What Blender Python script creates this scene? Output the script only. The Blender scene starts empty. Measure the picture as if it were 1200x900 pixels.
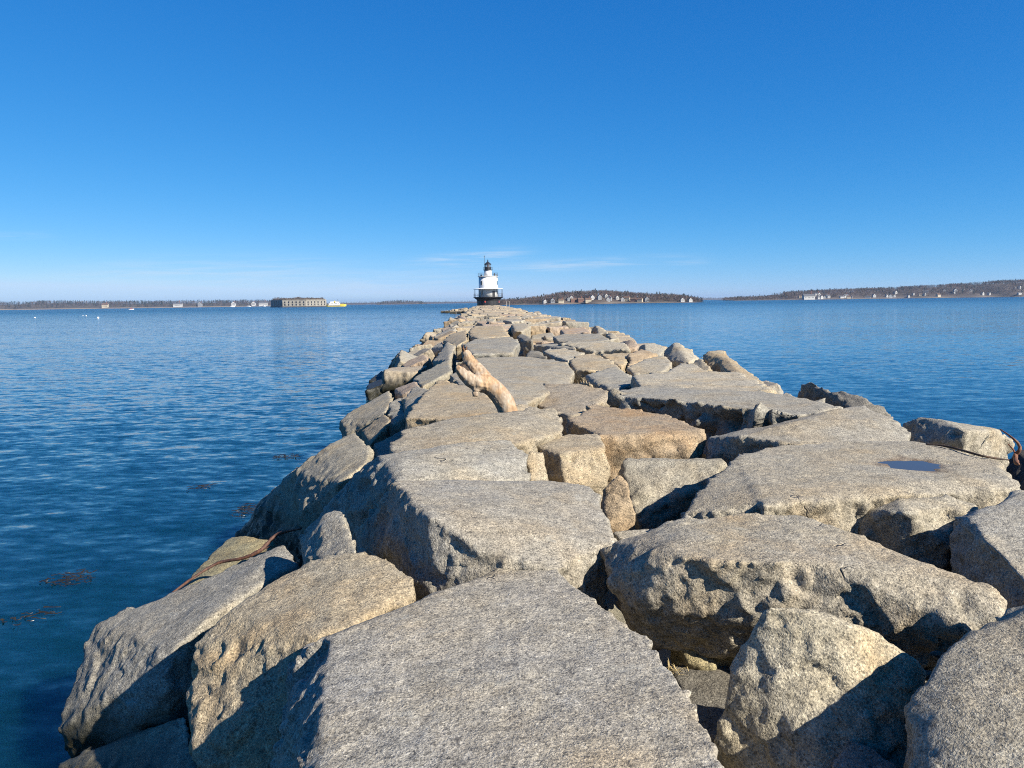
import bpy, bmesh, math, random
import numpy as np
from mathutils import Vector, Matrix

random.seed(7)
RNG = np.random.default_rng(11)
S = bpy.context.scene
COL = S.collection
R = math.radians

# ------------------------------------------------------------------ camera
CAM_H = 1.65          # eye above the walking surface (z = 0)
SEA = -1.95           # water level
F = 900.0             # focal length in photo pixels (photo 1200 x 900)
PITCH = math.atan(96.2 / F)
ROLL = R(0.79)
Fw = Vector((0, math.cos(PITCH), -math.sin(PITCH)))
U0 = Vector((0, math.sin(PITCH), math.cos(PITCH)))
W0 = Vector((1, 0, 0))
CX = W0 * math.cos(ROLL) - U0 * math.sin(ROLL)
CY = W0 * math.sin(ROLL) + U0 * math.cos(ROLL)
EYE = Vector((0, 0, CAM_H))
cd = bpy.data.cameras.new("camera")
cam = bpy.data.objects.new("camera", cd)
COL.objects.link(cam)
M = Matrix.Identity(4)
for i in range(3):
    M[i][0] = CX[i]; M[i][1] = CY[i]; M[i][2] = -Fw[i]; M[i][3] = EYE[i]
cam.matrix_world = M
cd.sensor_fit = 'HORIZONTAL'; cd.sensor_width = 36.0; cd.lens = 36.0 * F / 1200.0
cd.clip_start = 0.05; cd.clip_end = 60000
S.camera = cam


def ray(px, py):
    return (Fw + CX * ((px - 600) / F) + CY * ((450 - py) / F))


def P(px, py, z):
    """pixel of the photo -> the world point at height z"""
    d = ray(px, py)
    return EYE + d * ((z - CAM_H) / d.z)


def at(px, dist, z=0.0):
    """a point at forward distance dist under image column px (near the horizon)"""
    d = ray(px, 353.8)
    return Vector((d.x / d.y * dist, dist, z))


def zpix(px, py, dist):
    d = ray(px, py)
    return CAM_H + d.z / d.y * dist


# ------------------------------------------------------------------ noise
def _hash(ix, iy, iz, seed):
    h = (ix.astype(np.uint32) * np.uint32(374761393) + iy.astype(np.uint32) * np.uint32(668265263)
         + iz.astype(np.uint32) * np.uint32(2147483647) + np.uint32((seed * 974711 + 12345) & 0xffffffff))
    h = (h ^ (h >> np.uint32(13))) * np.uint32(1274126177)
    h = (h ^ (h >> np.uint32(16))) * np.uint32(2246822519)
    return h ^ (h >> np.uint32(15))


def _h01(ix, iy, iz, seed):
    return _hash(ix, iy, iz, seed).astype(np.float64) / 4294967295.0


def vnoise(p, seed=0):
    i = np.floor(p).astype(np.int64); f = p - i
    f = f * f * f * (f * (f * 6 - 15) + 10)
    out = 0
    for dx in (0, 1):
        wx = f[:, 0] if dx else 1 - f[:, 0]
        for dy in (0, 1):
            wy = f[:, 1] if dy else 1 - f[:, 1]
            for dz in (0, 1):
                wz = f[:, 2] if dz else 1 - f[:, 2]
                out = out + wx * wy * wz * _h01(i[:, 0] + dx, i[:, 1] + dy, i[:, 2] + dz, seed)
    return out * 2 - 1


def fbm(p, octaves=3, seed=0, gain=0.5):
    a, s, t = 1.0, 0, 0
    for k in range(octaves):
        s = s + a * vnoise(p * (2.03 ** k) + 17.3 * k, seed + k); t += a; a *= gain
    return s / t


def facets(p, seed=0):
    """chipped planes: each cell carries its own tilted plane"""
    i = np.floor(p).astype(np.int64)
    ws = np.full(len(p), 1e-9); val = np.zeros(len(p))
    for dx in (-1, 0, 1):
        for dy in (-1, 0, 1):
            for dz in (-1, 0, 1):
                c = i + np.array([dx, dy, dz])
                j = np.stack([_h01(c[:, 0], c[:, 1], c[:, 2], seed + q) for q in range(3)], 1)
                n = np.stack([_h01(c[:, 0], c[:, 1], c[:, 2], seed + 5 + q) for q in range(3)], 1) * 2 - 1
                v = p - (c + j)
                d = (v * v).sum(1)
                w = np.exp(-55.0 * d)
                ws += w; val += w * ((v * n).sum(1) + n[:, 0] * 0.3)
    return val / ws


# ------------------------------------------------------------------ materials
def new_mat(name):
    m = bpy.data.materials.new(name); m.use_nodes = True
    nt = m.node_tree; nt.nodes.clear()
    out = nt.nodes.new('ShaderNodeOutputMaterial')
    b = nt.nodes.new('ShaderNodeBsdfPrincipled')
    nt.links.new(b.outputs[0], out.inputs[0])
    return m, nt, b


class NG:
    """small helper for writing node trees"""
    def __init__(s, nt): s.nt = nt
    def n(s, t, **kw):
        x = s.nt.nodes.new(t)
        for k, v in kw.items(): setattr(x, k, v)
        return x
    def l(s, a, b): s.nt.links.new(a, b)
    def val(s, sock, v):
        if isinstance(v, (int, float, tuple)): sock.default_value = v
        else: s.l(v, sock)
    def math(s, op, a, b=0.0, clamp=False):
        x = s.n('ShaderNodeMath', operation=op); x.use_clamp = clamp
        s.val(x.inputs[0], a); s.val(x.inputs[1], b); return x.outputs[0]
    def noise(s, vec, scale, detail=2.0, rough=0.5, dist=0.0, out=0):
        x = s.n('ShaderNodeTexNoise'); s.l(vec, x.inputs['Vector'])
        x.inputs['Scale'].default_value = scale; x.inputs['Detail'].default_value = detail
        x.inputs['Roughness'].default_value = rough; x.inputs['Distortion'].default_value = dist
        return x.outputs[out]
    def ramp(s, fac, stops, interp='LINEAR'):
        x = s.n('ShaderNodeValToRGB'); cr = x.color_ramp; cr.interpolation = interp
        while len(cr.elements) < len(stops): cr.elements.new(0.5)
        for e, (p, c) in zip(cr.elements, stops):
            e.position = p; e.color = (c if len(c) == 4 else (*c, 1)) if isinstance(c, tuple) else (c, c, c, 1)
        s.l(fac, x.inputs[0]); return x.outputs[0]
    def mix(s, fac, a, b, mode='MIX'):
        x = s.n('ShaderNodeMix', data_type='RGBA', blend_type=mode)
        s.val(x.inputs[0], fac)
        for sock, v in ((x.inputs[6], a), (x.inputs[7], b)):
            if isinstance(v, tuple): sock.default_value = v if len(v) == 4 else (*v, 1)
            else: s.l(v, sock)
        return x.outputs[2]
    def vmath(s, op, a, b=None):
        x = s.n('ShaderNodeVectorMath', operation=op)
        s.val(x.inputs[0], a)
        if b is not None: s.val(x.inputs[1], b)
        return x.outputs[0]
    def maprange(s, v, a, b, c=0.0, d=1.0, smooth=False):
        x = s.n('ShaderNodeMapRange'); x.interpolation_type = 'SMOOTHSTEP' if smooth else 'LINEAR'
        s.l(v, x.inputs[0])
        for k, q in zip((1, 2, 3, 4), (a, b, c, d)): x.inputs[k].default_value = q
        return x.outputs[0]


def granite(name='granite', fine=True):
    m, nt, b = new_mat(name); g = NG(nt)
    tc = g.n('ShaderNodeTexCoord'); oi = g.n('ShaderNodeObjectInfo'); geo = g.n('ShaderNodeNewGeometry')
    rnd = g.math('MULTIPLY', oi.outputs['Random'], 61.0)
    off = g.n('ShaderNodeCombineXYZ'); g.l(rnd, off.inputs[0]); g.l(rnd, off.inputs[1])
    v = g.vmath('ADD', tc.outputs['Object'] if fine else geo.outputs['Position'], off.outputs[0])
    big = g.noise(v, 1.3, 3, 0.6)
    mid = g.noise(v, 7.0, 4, 0.65)
    # crystals: pale feldspar, grey quartz, dark mica
    cr1 = g.math('ADD', g.math('MULTIPLY', g.noise(v, 95.0, 2, 0.7), .55), g.math('MULTIPLY', g.noise(v, 21.0, 5, 0.8), .45))
    vor = g.n('ShaderNodeTexVoronoi'); g.l(v, vor.inputs['Vector']); vor.inputs['Scale'].default_value = 105.0
    bw = g.n('ShaderNodeSeparateColor'); g.l(vor.outputs['Color'], bw.inputs[0])
    base = g.ramp(cr1, [(0.36, (0.092, 0.085, 0.073)), (0.44, (0.215, 0.197, 0.161)), (0.53, (0.295, 0.268, 0.213)), (0.64, (0.43, 0.40, 0.33))])
    fleck = g.ramp(bw.outputs[0], [(0.0, 0.40), (0.13, 0.58), (0.17, 1.0), (0.78, 1.0), (0.86, 1.35)])
    base = g.mix(0.85, base, fleck, 'MULTIPLY')
    # weathering: cool grey, warm tan
    base = g.mix(1.0, base, g.ramp(big, [(0.3, (0.93, 0.95, 1.0)), (0.52, (1.0, 0.98, 0.95)), (0.7, (1.06, 0.95, 0.80))]), 'MULTIPLY')
    base = g.mix(1.0, base, g.ramp(mid, [(0.28, 0.76), (0.5, 1.0), (0.75, 1.12)]), 'MULTIPLY')
    # foliation bands, very faint
    wv = g.n('ShaderNodeTexNoise'); mp = g.n('ShaderNodeMapping'); g.l(v, mp.inputs[0])
    mp.inputs['Rotation'].default_value = (0.2, 0.3, 0.6); mp.inputs['Scale'].default_value = (2.5, 9, 7)
    g.l(mp.outputs[0], wv.inputs['Vector']); wv.inputs['Scale'].default_value = 1.6; wv.inputs['Detail'].default_value = 3
    base = g.mix(1.0, base, g.ramp(wv.outputs[0], [(0.35, 0.95), (0.5, 1.0), (0.66, 1.05)]), 'MULTIPLY')
    # lichen: pale crusts and small dark spots
    li = g.noise(v, 4.5, 5, .7); ls = g.noise(v, 13.0, 4, .65)
    base = g.mix(g.math('MULTIPLY', g.maprange(li, .60, .68, 0, 1, True), .38), base, (.33, .325, .28, 1))
    base = g.mix(g.math('MULTIPLY', g.maprange(ls, .62, .68, 0, 1, True), .55), base, (.055, .05, .045, 1))
    # own tint of each stone, and rust staining by the colour's alpha
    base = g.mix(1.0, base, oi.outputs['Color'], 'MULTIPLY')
    st = g.noise(v, 1.9, 5, 0.62, 0.4)
    stm = g.math('MULTIPLY', g.maprange(st, 0.44, 0.66, 0, 1, True), oi.outputs['Alpha'])
    base = g.mix(stm, base, g.mix(1.0, base, (1.05, 0.87, 0.66, 1), 'MULTIPLY'))
    # dark hairline cracks and pits
    vc = g.n('ShaderNodeTexVoronoi', feature='DISTANCE_TO_EDGE'); vd = g.vmath('ADD', v, g.vmath('MULTIPLY', g.noise(v, 3.0, 3, 0.6, 0, 1), (0.5, 0.5, 0.5)))
    g.l(vd, vc.inputs['Vector']); vc.inputs['Scale'].default_value = 1.25
    crack = g.math('MULTIPLY', g.maprange(vc.outputs['Distance'], 0.0, 0.012, 1, 0), g.maprange(g.noise(v, 2.3, 2), 0.65, 0.72, 0, 1))
    base = g.mix(g.math('MULTIPLY', crack, 0.8), base, (0.03, 0.028, 0.026, 1))
    # tide band: weed and wet stone above the water line
    sx = g.n('ShaderNodeSeparateXYZ'); g.l(geo.outputs['Position'], sx.inputs[0])
    zz = g.math('ADD', sx.outputs[2], g.math('MULTIPLY', g.math('SUBTRACT', g.noise(v, 2.5, 3), 0.5), 0.55))
    tide = g.maprange(zz, SEA + 0.45, SEA + 0.95, 1, 0, True)
    base = g.mix(tide, base, g.mix(mid, (0.012, 0.013, 0.010, 1), (0.045, 0.040, 0.022, 1)))
    dmp = g.n('ShaderNodeAttribute'); dmp.attribute_name = 'damp'
    base = g.mix(g.math('MULTIPLY', dmp.outputs['Fac'], .8), base, g.mix(mid, (.06, .04, .025, 1), (.14, .085, .05, 1)))
    g.l(base, b.inputs['Base Color'])
    g.l(g.maprange(tide, 0, 1, 0.82, 0.38), b.inputs['Roughness'])
    b.inputs['Specular IOR Level'].default_value = 0.35
    h = g.math('ADD', g.math('MULTIPLY', g.noise(v, 26.0, 5, 0.7), 1.0), g.math('MULTIPLY', g.noise(v, 95.0, 2, 0.6), 0.45))
    h = g.math('SUBTRACT', h, g.math('MULTIPLY', crack, 1.2))
    bp = g.n('ShaderNodeBump'); bp.inputs['Strength'].default_value = 0.85; bp.inputs['Distance'].default_value = 0.016
    g.l(h, bp.inputs['Height']); g.l(bp.outputs[0], b.inputs['Normal'])
    return m


def plain(name, col, rough=0.6, var=0.12, scale=4.0, spec=0.4, metal=0.0):
    m, nt, b = new_mat(name); g = NG(nt)
    tc = g.n('ShaderNodeTexCoord')
    nz = g.noise(tc.outputs['Object'], scale, 4, 0.6)
    g.l(g.mix(1.0, (*col, 1), g.ramp(nz, [(0.3, 1 - var), (0.7, 1 + var * 0.5)]), 'MULTIPLY'), b.inputs['Base Color'])
    b.inputs['Roughness'].default_value = rough; b.inputs['Specular IOR Level'].default_value = spec
    b.inputs['Metallic'].default_value = metal
    return m


GRAN = granite()
GRANF = granite('granite_far', fine=False)
WHITE = plain('white_paint', (0.70, 0.69, 0.66), 0.5, 0.06, 0.6)
BLACK = plain('black_paint', (0.018, 0.018, 0.02), 0.5, 0.2)
STEEL = plain('dark_steel', (0.05, 0.055, 0.06), 0.5, 0.2)
GLASS = plain('dark_glass', (0.02, 0.025, 0.03), 0.08, 0.0, spec=0.8)
REDP = plain('red_cloth', (0.45, 0.03, 0.02), 0.8)
MAROON = plain('maroon_cloth', (0.12, 0.02, 0.03), 0.8)
NAVY = plain('navy_cloth', (0.02, 0.025, 0.04), 0.85)
SKIN = plain('skin', (0.48, 0.29, 0.2), 0.6)
HAIR = plain('hair', (0.03, 0.02, 0.015), 0.7)
YELLOW = plain('yellow_paint', (0.55, 0.43, 0.06), 0.45, 0.05)
FORTST = plain('fort_granite', (0.25, 0.23, 0.19), 0.85, 0.3, 0.3)
TURF = plain('dry_turf', (0.08, 0.062, 0.042), 0.95, 0.4, 0.12)
ROOFG = plain('grey_shingles', (0.09, 0.09, 0.095), 0.85, 0.3)
ROOFB = plain('brown_shingles', (0.12, 0.075, 0.05), 0.85, 0.3)
TIMBER = plain('grey_timber', (0.25, 0.23, 0.2), 0.8)
ORANGEB = plain('orange_red_paint', (0.6, 0.10, 0.04), 0.5)


# ------------------------------------------------------------------ objects
def tag(o, label=None, cat=None, group=None, kind=None):
    if label: o['label'] = label
    if cat: o['category'] = cat
    if group: o['group'] = group
    if kind: o['kind'] = kind
    return o


def empty(name, loc, rz=0.0):
    o = bpy.data.objects.new(name, None); COL.objects.link(o)
    o.location = loc; o.rotation_euler = (0, 0, rz); o.empty_display_size = 0.2
    return o


def mesh_obj(name, me, mat=None, parent=None, loc=(0, 0, 0)):
    o = bpy.data.objects.new(name, me); COL.objects.link(o)
    if mat:
        me.materials.clear(); me.materials.append(mat)
    o.parent = parent; o.location = loc
    return o


def bm_obj(name, bm, mat, parent=None, loc=(0, 0, 0), smooth=False):
    me = bpy.data.meshes.new(name); bm.to_mesh(me); bm.free()
    if smooth: me.polygons.foreach_set('use_smooth', [True] * len(me.polygons))
    return mesh_obj(name, me, mat, parent, loc)


def copy_tree(o, parent=None):
    c = o.copy(); COL.objects.link(c); c.parent = parent
    for ch in o.children: copy_tree(ch, c)
    return c


def box(bm, x0, x1, y0, y1, z0, z1):
    v = [bm.verts.new(p) for p in ((x0, y0, z0), (x1, y0, z0), (x1, y1, z0), (x0, y1, z0),
                                   (x0, y0, z1), (x1, y0, z1), (x1, y1, z1), (x0, y1, z1))]
    for f in ((3, 2, 1, 0), (4, 5, 6, 7), (0, 1, 5, 4), (1, 2, 6, 5), (2, 3, 7, 6), (3, 0, 4, 7)):
        bm.faces.new([v[i] for i in f])
    return v


def lathe(bm, prof, seg=32, cx=0, cy=0, cap=True):
    rings = []
    for r, z in prof:
        rings.append([bm.verts.new((cx + r * math.cos(2 * math.pi * k / seg), cy + r * math.sin(2 * math.pi * k / seg), z)) for k in range(seg)])
    for a, b in zip(rings, rings[1:]):
        for k in range(seg):
            bm.faces.new((a[k], a[(k + 1) % seg], b[(k + 1) % seg], b[k]))
    if cap:
        bm.faces.new(rings[0][::-1]); bm.faces.new(rings[-1])


def tube(bm, pts, radii, seg=8, wob=0.0):
    """a swept tube along pts"""
    pts = [Vector(p) for p in pts]
    if isinstance(radii, (int, float)): radii = [radii] * len(pts)
    rings = []; up = Vector((0.13, 0.21, 0.97))
    for i, p in enumerate(pts):
        t = (pts[min(i + 1, len(pts) - 1)] - pts[max(i - 1, 0)]).normalized()
        a = t.cross(up)
        if a.length < 1e-3: a = t.cross(Vector((1, 0, 0)))
        a.normalize(); c = t.cross(a); up = c.cross(t) if False else up
        rings.append([bm.verts.new(p + (a * math.cos(2 * math.pi * k / seg) + c * math.sin(2 * math.pi * k / seg)) * radii[i] * (1 + random.uniform(-wob, wob))) for k in range(seg)])
    for a, b in zip(rings, rings[1:]):
        for k in range(seg):
            bm.faces.new((a[k], a[(k + 1) % seg], b[(k + 1) % seg], b[k]))
    bm.faces.new(rings[0][::-1]); bm.faces.new(rings[-1])


# ------------------------------------------------------------------ granite blocks
def remeshed(hulls, voxel, round_r):
    """union of convex hulls of world points -> dense rounded mesh (verts, faces)"""
    bm = bmesh.new()
    for pts in hulls:
        vs = [bm.verts.new(p) for p in pts]
        r = bmesh.ops.convex_hull(bm, input=vs)
        junk = [x for x in set(r['geom_interior'] + r['geom_unused']) if isinstance(x, bmesh.types.BMVert) and x.is_valid]
        if junk: bmesh.ops.delete(bm, geom=junk, context='VERTS')
    me = bpy.data.meshes.new('tmp'); bm.to_mesh(me); bm.free()
    o = bpy.data.objects.new('tmp', me); COL.objects.link(o)
    md = o.modifiers.new('r', 'REMESH'); md.mode = 'VOXEL'; md.voxel_size = voxel
    sm = o.modifiers.new('s', 'SMOOTH'); sm.factor = 0.5; sm.iterations = max(1, int((round_r / voxel) ** 2))
    dg = bpy.context.evaluated_depsgraph_get(); dg.update()
    ev = o.evaluated_get(dg)
    out = bpy.data.meshes.new_from_object(ev, depsgraph=dg)
    bpy.data.objects.remove(o); bpy.data.meshes.remove(me)
    return out


def displace(me, seed, rough, top, flat_dir=None, dimples=(), loc=(0, 0, 0), voxel=0.02):
    n = len(me.vertices)
    co = np.empty(n * 3); me.vertices.foreach_get('co', co); co = co.reshape(-1, 3)
    no = np.empty(n * 3); me.vertices.foreach_get('normal', no); no = no.reshape(-1, 3)
    ne = len(me.edges); ed = np.empty(ne * 2, dtype=np.int32); me.edges.foreach_get('vertices', ed); ed = ed.reshape(-1, 2)
    deg = np.bincount(ed.ravel(), minlength=n).astype(float)[:, None]
    sn = no.copy()
    for _ in range(7):      # smoothed normals, so that arrises do not fray along the voxel rows
        acc = np.stack([np.bincount(ed[:, 0], sn[ed[:, 1], c], n) + np.bincount(ed[:, 1], sn[ed[:, 0], c], n) for c in range(3)], 1)
        sn = .35 * sn + .65 * acc / np.maximum(deg, 1)
    no = sn / np.maximum(np.linalg.norm(sn, axis=1, keepdims=True), 1e-6)
    side = 1 - np.clip((no[:, 2] - 0.55) / 0.35, 0, 1)
    q = co + seed * 3.71
    d = top * fbm(q / 0.7, 3, seed) * 1.5
    d += (0.35 * top + side * rough * 0.20) * fbm(q / 0.22, 3, seed + 9, 0.6) * 1.3
    fx = facets(q / 0.34, seed + 3) * 0.34
    d += fx * (0.03 * top / 0.02 + side * rough / 0.045 * 0.24)
    fy = facets(q / 0.12, seed + 23) * 0.12
    d += fy * (0.04 + side * 0.24) * min(1, rough / .035)
    if voxel < 0.05:
        d += (0.003 + side * 0.008) * fbm(q / 0.05, 2, seed + 31)
    # edge pits and broken-out chips
    pit = np.clip((vnoise(q / 0.16, seed + 41) - 0.62) / 0.2, 0, 1)
    d -= pit * (0.005 + 0.006 * side)
    for (x, y, r, dep) in dimples:
        rr = ((co[:, 0] - x) ** 2 + (co[:, 1] - y) ** 2) / (r * r)
        w = np.exp(-rr) * (no[:, 2] > 0.5)
        d = d * (1 - 0.2 * w) - dep * w + .022 * w * fbm(q / .13, 2, 91)
        at_ = me.attributes.new('damp', 'FLOAT', 'POINT')
        at_.data.foreach_set('value', np.clip((np.exp(-rr * 1.1) + .35 * fbm(q / .16, 3, 92) - .22) * 2.6, 0, 1) * (no[:, 2] > .5))
    co = co + no * d[:, None]
    co -= np.array(loc)
    me.vertices.foreach_set('co', co.ravel())
    me.polygons.foreach_set('use_smooth', [True] * len(me.polygons))
    me.update()


NROCK = [0]


def rock(label, hulls, zb, tint=(1, 1, 1), rust=0.12, rough=0.035, top=0.014, rnd=0.035, shrink=0.12,
         dimples=(), extra=(), name='granite_block', mat=None, cat='granite block', dark=None):
    """a traced stone: each hull is a list of (px, py, z) read off the photo; its hidden underside runs down to zb"""
    NROCK[0] += 1
    seed = NROCK[0]
    if isinstance(hulls[0], tuple): hulls = [hulls]
    W = []
    for h in hulls:
        w = [P(*p) for p in h] + [Vector(e) for e in extra]
        c = sum(w, Vector()) / len(w)
        low = []
        for p in w:
            t = p.lerp(c, shrink); low.append(Vector((t.x, t.y + 0.10, min(zb, p.z - 0.1))))
        W.append(w + low)
    allp = [p for w in W for p in w]
    c = sum(allp, Vector()) / len(allp)
    dist = max(2.5, min(p.y for p in allp))
    vox = 0.0065 + 0.0030 * min(dist, 9) + .0016 * max(0, dist - 9)
    ext = max((max(p[i] for p in allp) - min(p[i] for p in allp)) for i in range(3))
    vox = min(vox, ext / 22)
    kk = min(1.0, max(.35, ext / 1.4)); rough *= kk; top *= kk
    me = remeshed(W, vox, rnd)
    loc = Vector((c.x, c.y, zb))
    displace(me, seed, rough, top, dimples=dimples, loc=loc, voxel=vox)
    o = mesh_obj(name, me, mat or GRAN, None, loc)
    v = random.uniform(0.88, 1.06)
    o.color = (tint[0] * v, tint[1] * v, tint[2] * v, rust)
    tag(o, label, cat, 'granite blocks of the breakwater')
    return o


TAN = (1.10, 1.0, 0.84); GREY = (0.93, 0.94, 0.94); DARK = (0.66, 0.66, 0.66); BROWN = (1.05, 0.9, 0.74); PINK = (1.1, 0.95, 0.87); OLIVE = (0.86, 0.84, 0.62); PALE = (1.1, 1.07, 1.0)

# ---- nearest stones
slab_near = rock('largest flat pale slab in front, broad speckled top running under the camera',
     [(385, 745, -.02), (447, 727, 0), (480, 707, 0), (533, 697, 0), (590, 666, 0), (653, 666, 0), (690, 703, 0), (720, 728, 0), (767, 757, 0),
      (797, 790, 0), (808, 830, 0), (830, 897, 0), (343, 765, -.33), (326, 900, -.45), (383, 813, -.05), (367, 890, -.05)], -1.2,
     extra=[P(866, 1000, 0), P(985, 1250, 0), P(355, 1250, -.05), P(322, 1000, -.5), P(318, 1200, -.55)], top=.014, rnd=.065)
rock('big slab with smooth pale top and steep dark triangular left face behind the front slab',
     [(463, 563, .28), (503, 607, .25), (540, 632, .16), (557, 647, .1), (597, 662, .03), (655, 668, 0), (723, 637, .03), (710, 600, .08), (697, 572, .12),
      (687, 568, .12), (650, 563, .13), (600, 565, .15), (530, 563, .22), (417, 625, -.35), (420, 647, -.4), (485, 692, -.4), (492, 704, -.32), (520, 700, -.22)],
     -1.0, top=.010, rnd=.05, rough=.03)
rock('slab with grooved pale top and a grey sloping left face, behind the dark triangle',
     [(441, 534, .28), (471, 541, .3), (471, 566, .22), (540, 518, .3), (597, 514, .28), (618, 532, .22), (622, 566, .05), (540, 570, .12),
      (417, 625, -.4), (353, 632, -.7), (382, 593, -.3), (410, 560, 0)], -1.1, GREY, .05, top=.016, rnd=.03)
rock('wide flat tan slab just below the driftwood log',
     [(471, 504, .3), (458, 530, .25), (520, 491, .32), (575, 488, .33), (640, 478, .33), (653, 479, .32), (661, 505, .2), (600, 522, .2), (480, 540, .25)], -.8, (1.04, .99, .9), .05, top=.012, rnd=.04)
rock('rounded tan block with a black shadowed left side, right of the grooved slab',
     [(608, 517, .1), (632, 511, .14), (700, 507, .14), (710, 525, .12), (712, 566, -.22), (662, 568, -.18), (655, 532, .1), (645, 562, -.3)], -1.0, TAN, .12, rnd=.07)
rock('small squat chunk wedged against the right end of the grooved slab',
     [(620, 526, .16), (637, 529, .12), (644, 566, -.12), (622, 567, -.1), (616, 535, .1)], -.6, TAN, .1, rnd=.04)
rock('rust orange topped block right of the shadowed cleft',
     [(665, 493, .14), (697, 473, .17), (787, 487, .17), (823, 503, .14), (828, 512, .08), (817, 534, -.12), (727, 538, -.17), (703, 511, .12), (700, 520, .0), (713, 557, -.4)],
     -1.0, (1.1, .95, .79), .55, top=.012, rnd=.05)
rock('wedge shaped block with rough grey front below the rust orange block',
     [(727, 539, -.05), (847, 540, -.05), (735, 536.5, -.05), (845, 537, -.05), (725, 556, -.2), (745, 603, -.5), (800, 592, -.48), (830, 568, -.25), (850, 546, -.1)], -1.1, (.95, .93, .86), .2, rough=.05, rnd=.03)
rock('narrow upright orange tan wedge standing in the cleft',
     [(724, 555, .1), (704, 573, -.04), (713, 617, -.32), (747, 614, -.32), (738, 570, .0), (729, 556, .08)], -.8, BROWN, .5, rough=.03, rnd=.025)
rock('small pale flat stone under the upright orange wedge',
     [(716, 622, -.22), (765, 617, -.22), (772, 634, -.25), (735, 645, -.27)], -.7, PALE, .05, rnd=.03)
rock_puddle = rock('broad pale slab holding a blue puddle, right side',
     [[(863, 533, .15), (933, 516, .15), (1030, 516, .15), (1077, 517, .15), (1100, 522, .15), (1170, 540, .12), (1197, 573, .05), (1186, 562, .1),
       (893, 592, .13), (987, 566, .15), (1100, 562, .14), (1147, 594, -.16), (987, 618, -.2), (945, 613, -.2), (897, 598, 0)],
      [(863, 533, .15), (850, 547, .12), (820, 573, .06), (798, 602, -.02), (872, 603, .02), (903, 588, .12), (945, 545, .15)]], -1.1,
     PALE, .12, top=.008, rnd=.065, rough=.045, dimples=[(P(1066, 541.5, .15).x, P(1066, 541.5, .15).y, .30, .045)])
rock('humped slab behind the puddle slab with shaded lower left end',
     [(828, 513, .08), (867, 510, .2), (933, 492, .3), (977, 480, .33), (1013, 476, .33), (1047, 488, .28), (1067, 507, .15), (1067, 522, .08), (933, 522, .15), (830, 538, -.12), (870, 535, -.1)],
     -.9, (.98, .98, .97), .08, top=.016, rnd=.06)
rock('long flat slab with a jagged dark broken front, right of centre',
     [(727, 457, .25), (760, 451, .25), (870, 458, .25), (907, 460, .25), (980, 474, .23), (979, 483, .18), (940, 487, .22), (825, 473, .24), (730, 465, .22),
      (733, 490, -.12), (760, 497, -.15), (827, 509, -.22), (927, 499, -.02)], -.9, GREY, .06, rough=.20, top=.010, rnd=.02)
rock('low slab with a shallow dark step along its front, behind the jagged fronted slab',
     [(742, 440, .25), (777, 436, .25), (867, 436, .25), (908, 458, .22), (870, 460, .22), (750, 454, .23), (748, 458, .15)], -.6, PALE, .15, top=.02, rnd=.04)
rock('ridged rock with dark left face at the right water edge behind the humped slab',
     [[(938, 453, .22), (950, 446, .36), (975, 459, .3), (960, 468, .1), (940, 462, .0)], [(973, 460, .28), (987, 456.5, .34), (1017, 467, .26), (1043, 488, .05), (1000, 488, .05), (965, 470, .1)]], -1.2, DARK, .05, rough=.05, rnd=.03)
rock('pale rock with black left half at the right water edge',
     [(1060, 497, .0), (1077, 488, .18), (1107, 492, .2), (1130, 505, .16), (1160, 504, .1), (1174, 503, .06), (1187, 517, -.1), (1183, 540, -.35), (1072, 522, -.1), (1140, 540, -.25)], -1.2, PALE, .1, rnd=.03)
rock('grey rock with shaded left face tucked under the puddle slab',
     [(1003, 611, -.1), (1017, 597, .0), (1053, 583, .1), (1117, 581, .08), (1147, 593, .02), (1112, 640, -.2), (1083, 653, -.32), (1030, 640, -.45), (1060, 600, .06)], -1.1, (.98, .97, .92), .1, rnd=.04)
rock('large grey block at the right edge with a dark flat left face',
     [(1137, 606, .15), (1150, 630, .13), (1177, 657, .1), (1205, 690, .05), (1300, 650, .1), (1260, 580, .2), (1200, 577, .18),
      (1117, 613, 0), (1116, 660, -.4), (1150, 692, -.5), (1177, 724, -.55)], -1.2, GREY, .05, rnd=.035)
rock('long rough fronted rock with tan top lying across the right foreground',
     [[(703, 645, .0), (720, 633, .1), (767, 627, .18), (800, 608, .2), (870, 600, .22), (940, 603, .22), (920, 660, .2), (800, 655, .18), (717, 674, -.03), (750, 703, -.10), (800, 722, -.17), (857, 732, -.20), (940, 742, -.20)],
      [(870, 600, .22), (940, 602, .22), (967, 612, .21), (1033, 642, .18), (1100, 667, .15), (1167, 693, .1), (1176, 708, .04), (1163, 734, -.03), (1153, 744, -.10),
       (917, 655, .2), (977, 662, .18), (1067, 684, .12), (960, 742, -.20), (880, 735, -.20)]], -.48,
     (1.0, .97, .9), .4, rough=.034, top=.014, rnd=.055, shrink=.30)
rock('rough dark block jutting from beneath the long tan topped rock',
     [(805, 748, -.36), (858, 735, -.34), (905, 745, -.35), (862, 774, -.52), (825, 768, -.47), (780, 737, -.42), (1080, 745, -.5), (960, 690, -.5)], -1.1, OLIVE, .2, rough=.05, rnd=.03)
rock('angular pale boulder in the right foreground half covered by a shadow',
     [(890, 716, .13), (897, 712, .16), (940, 718, .16), (957, 711, .16), (997, 734, .11), (1030, 741, .05), (1067, 768, -.05), (1083, 787, -.15),
      (862, 787, -.17), (835, 867, -.46), (843, 900, -.6), (960, 965, -.62), (1067, 893, -.42), (880, 745, -.04)], -1.3, (1.06, 1.02, .9), .25, rough=.018, top=.010, rnd=.035, shrink=.2)
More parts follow.
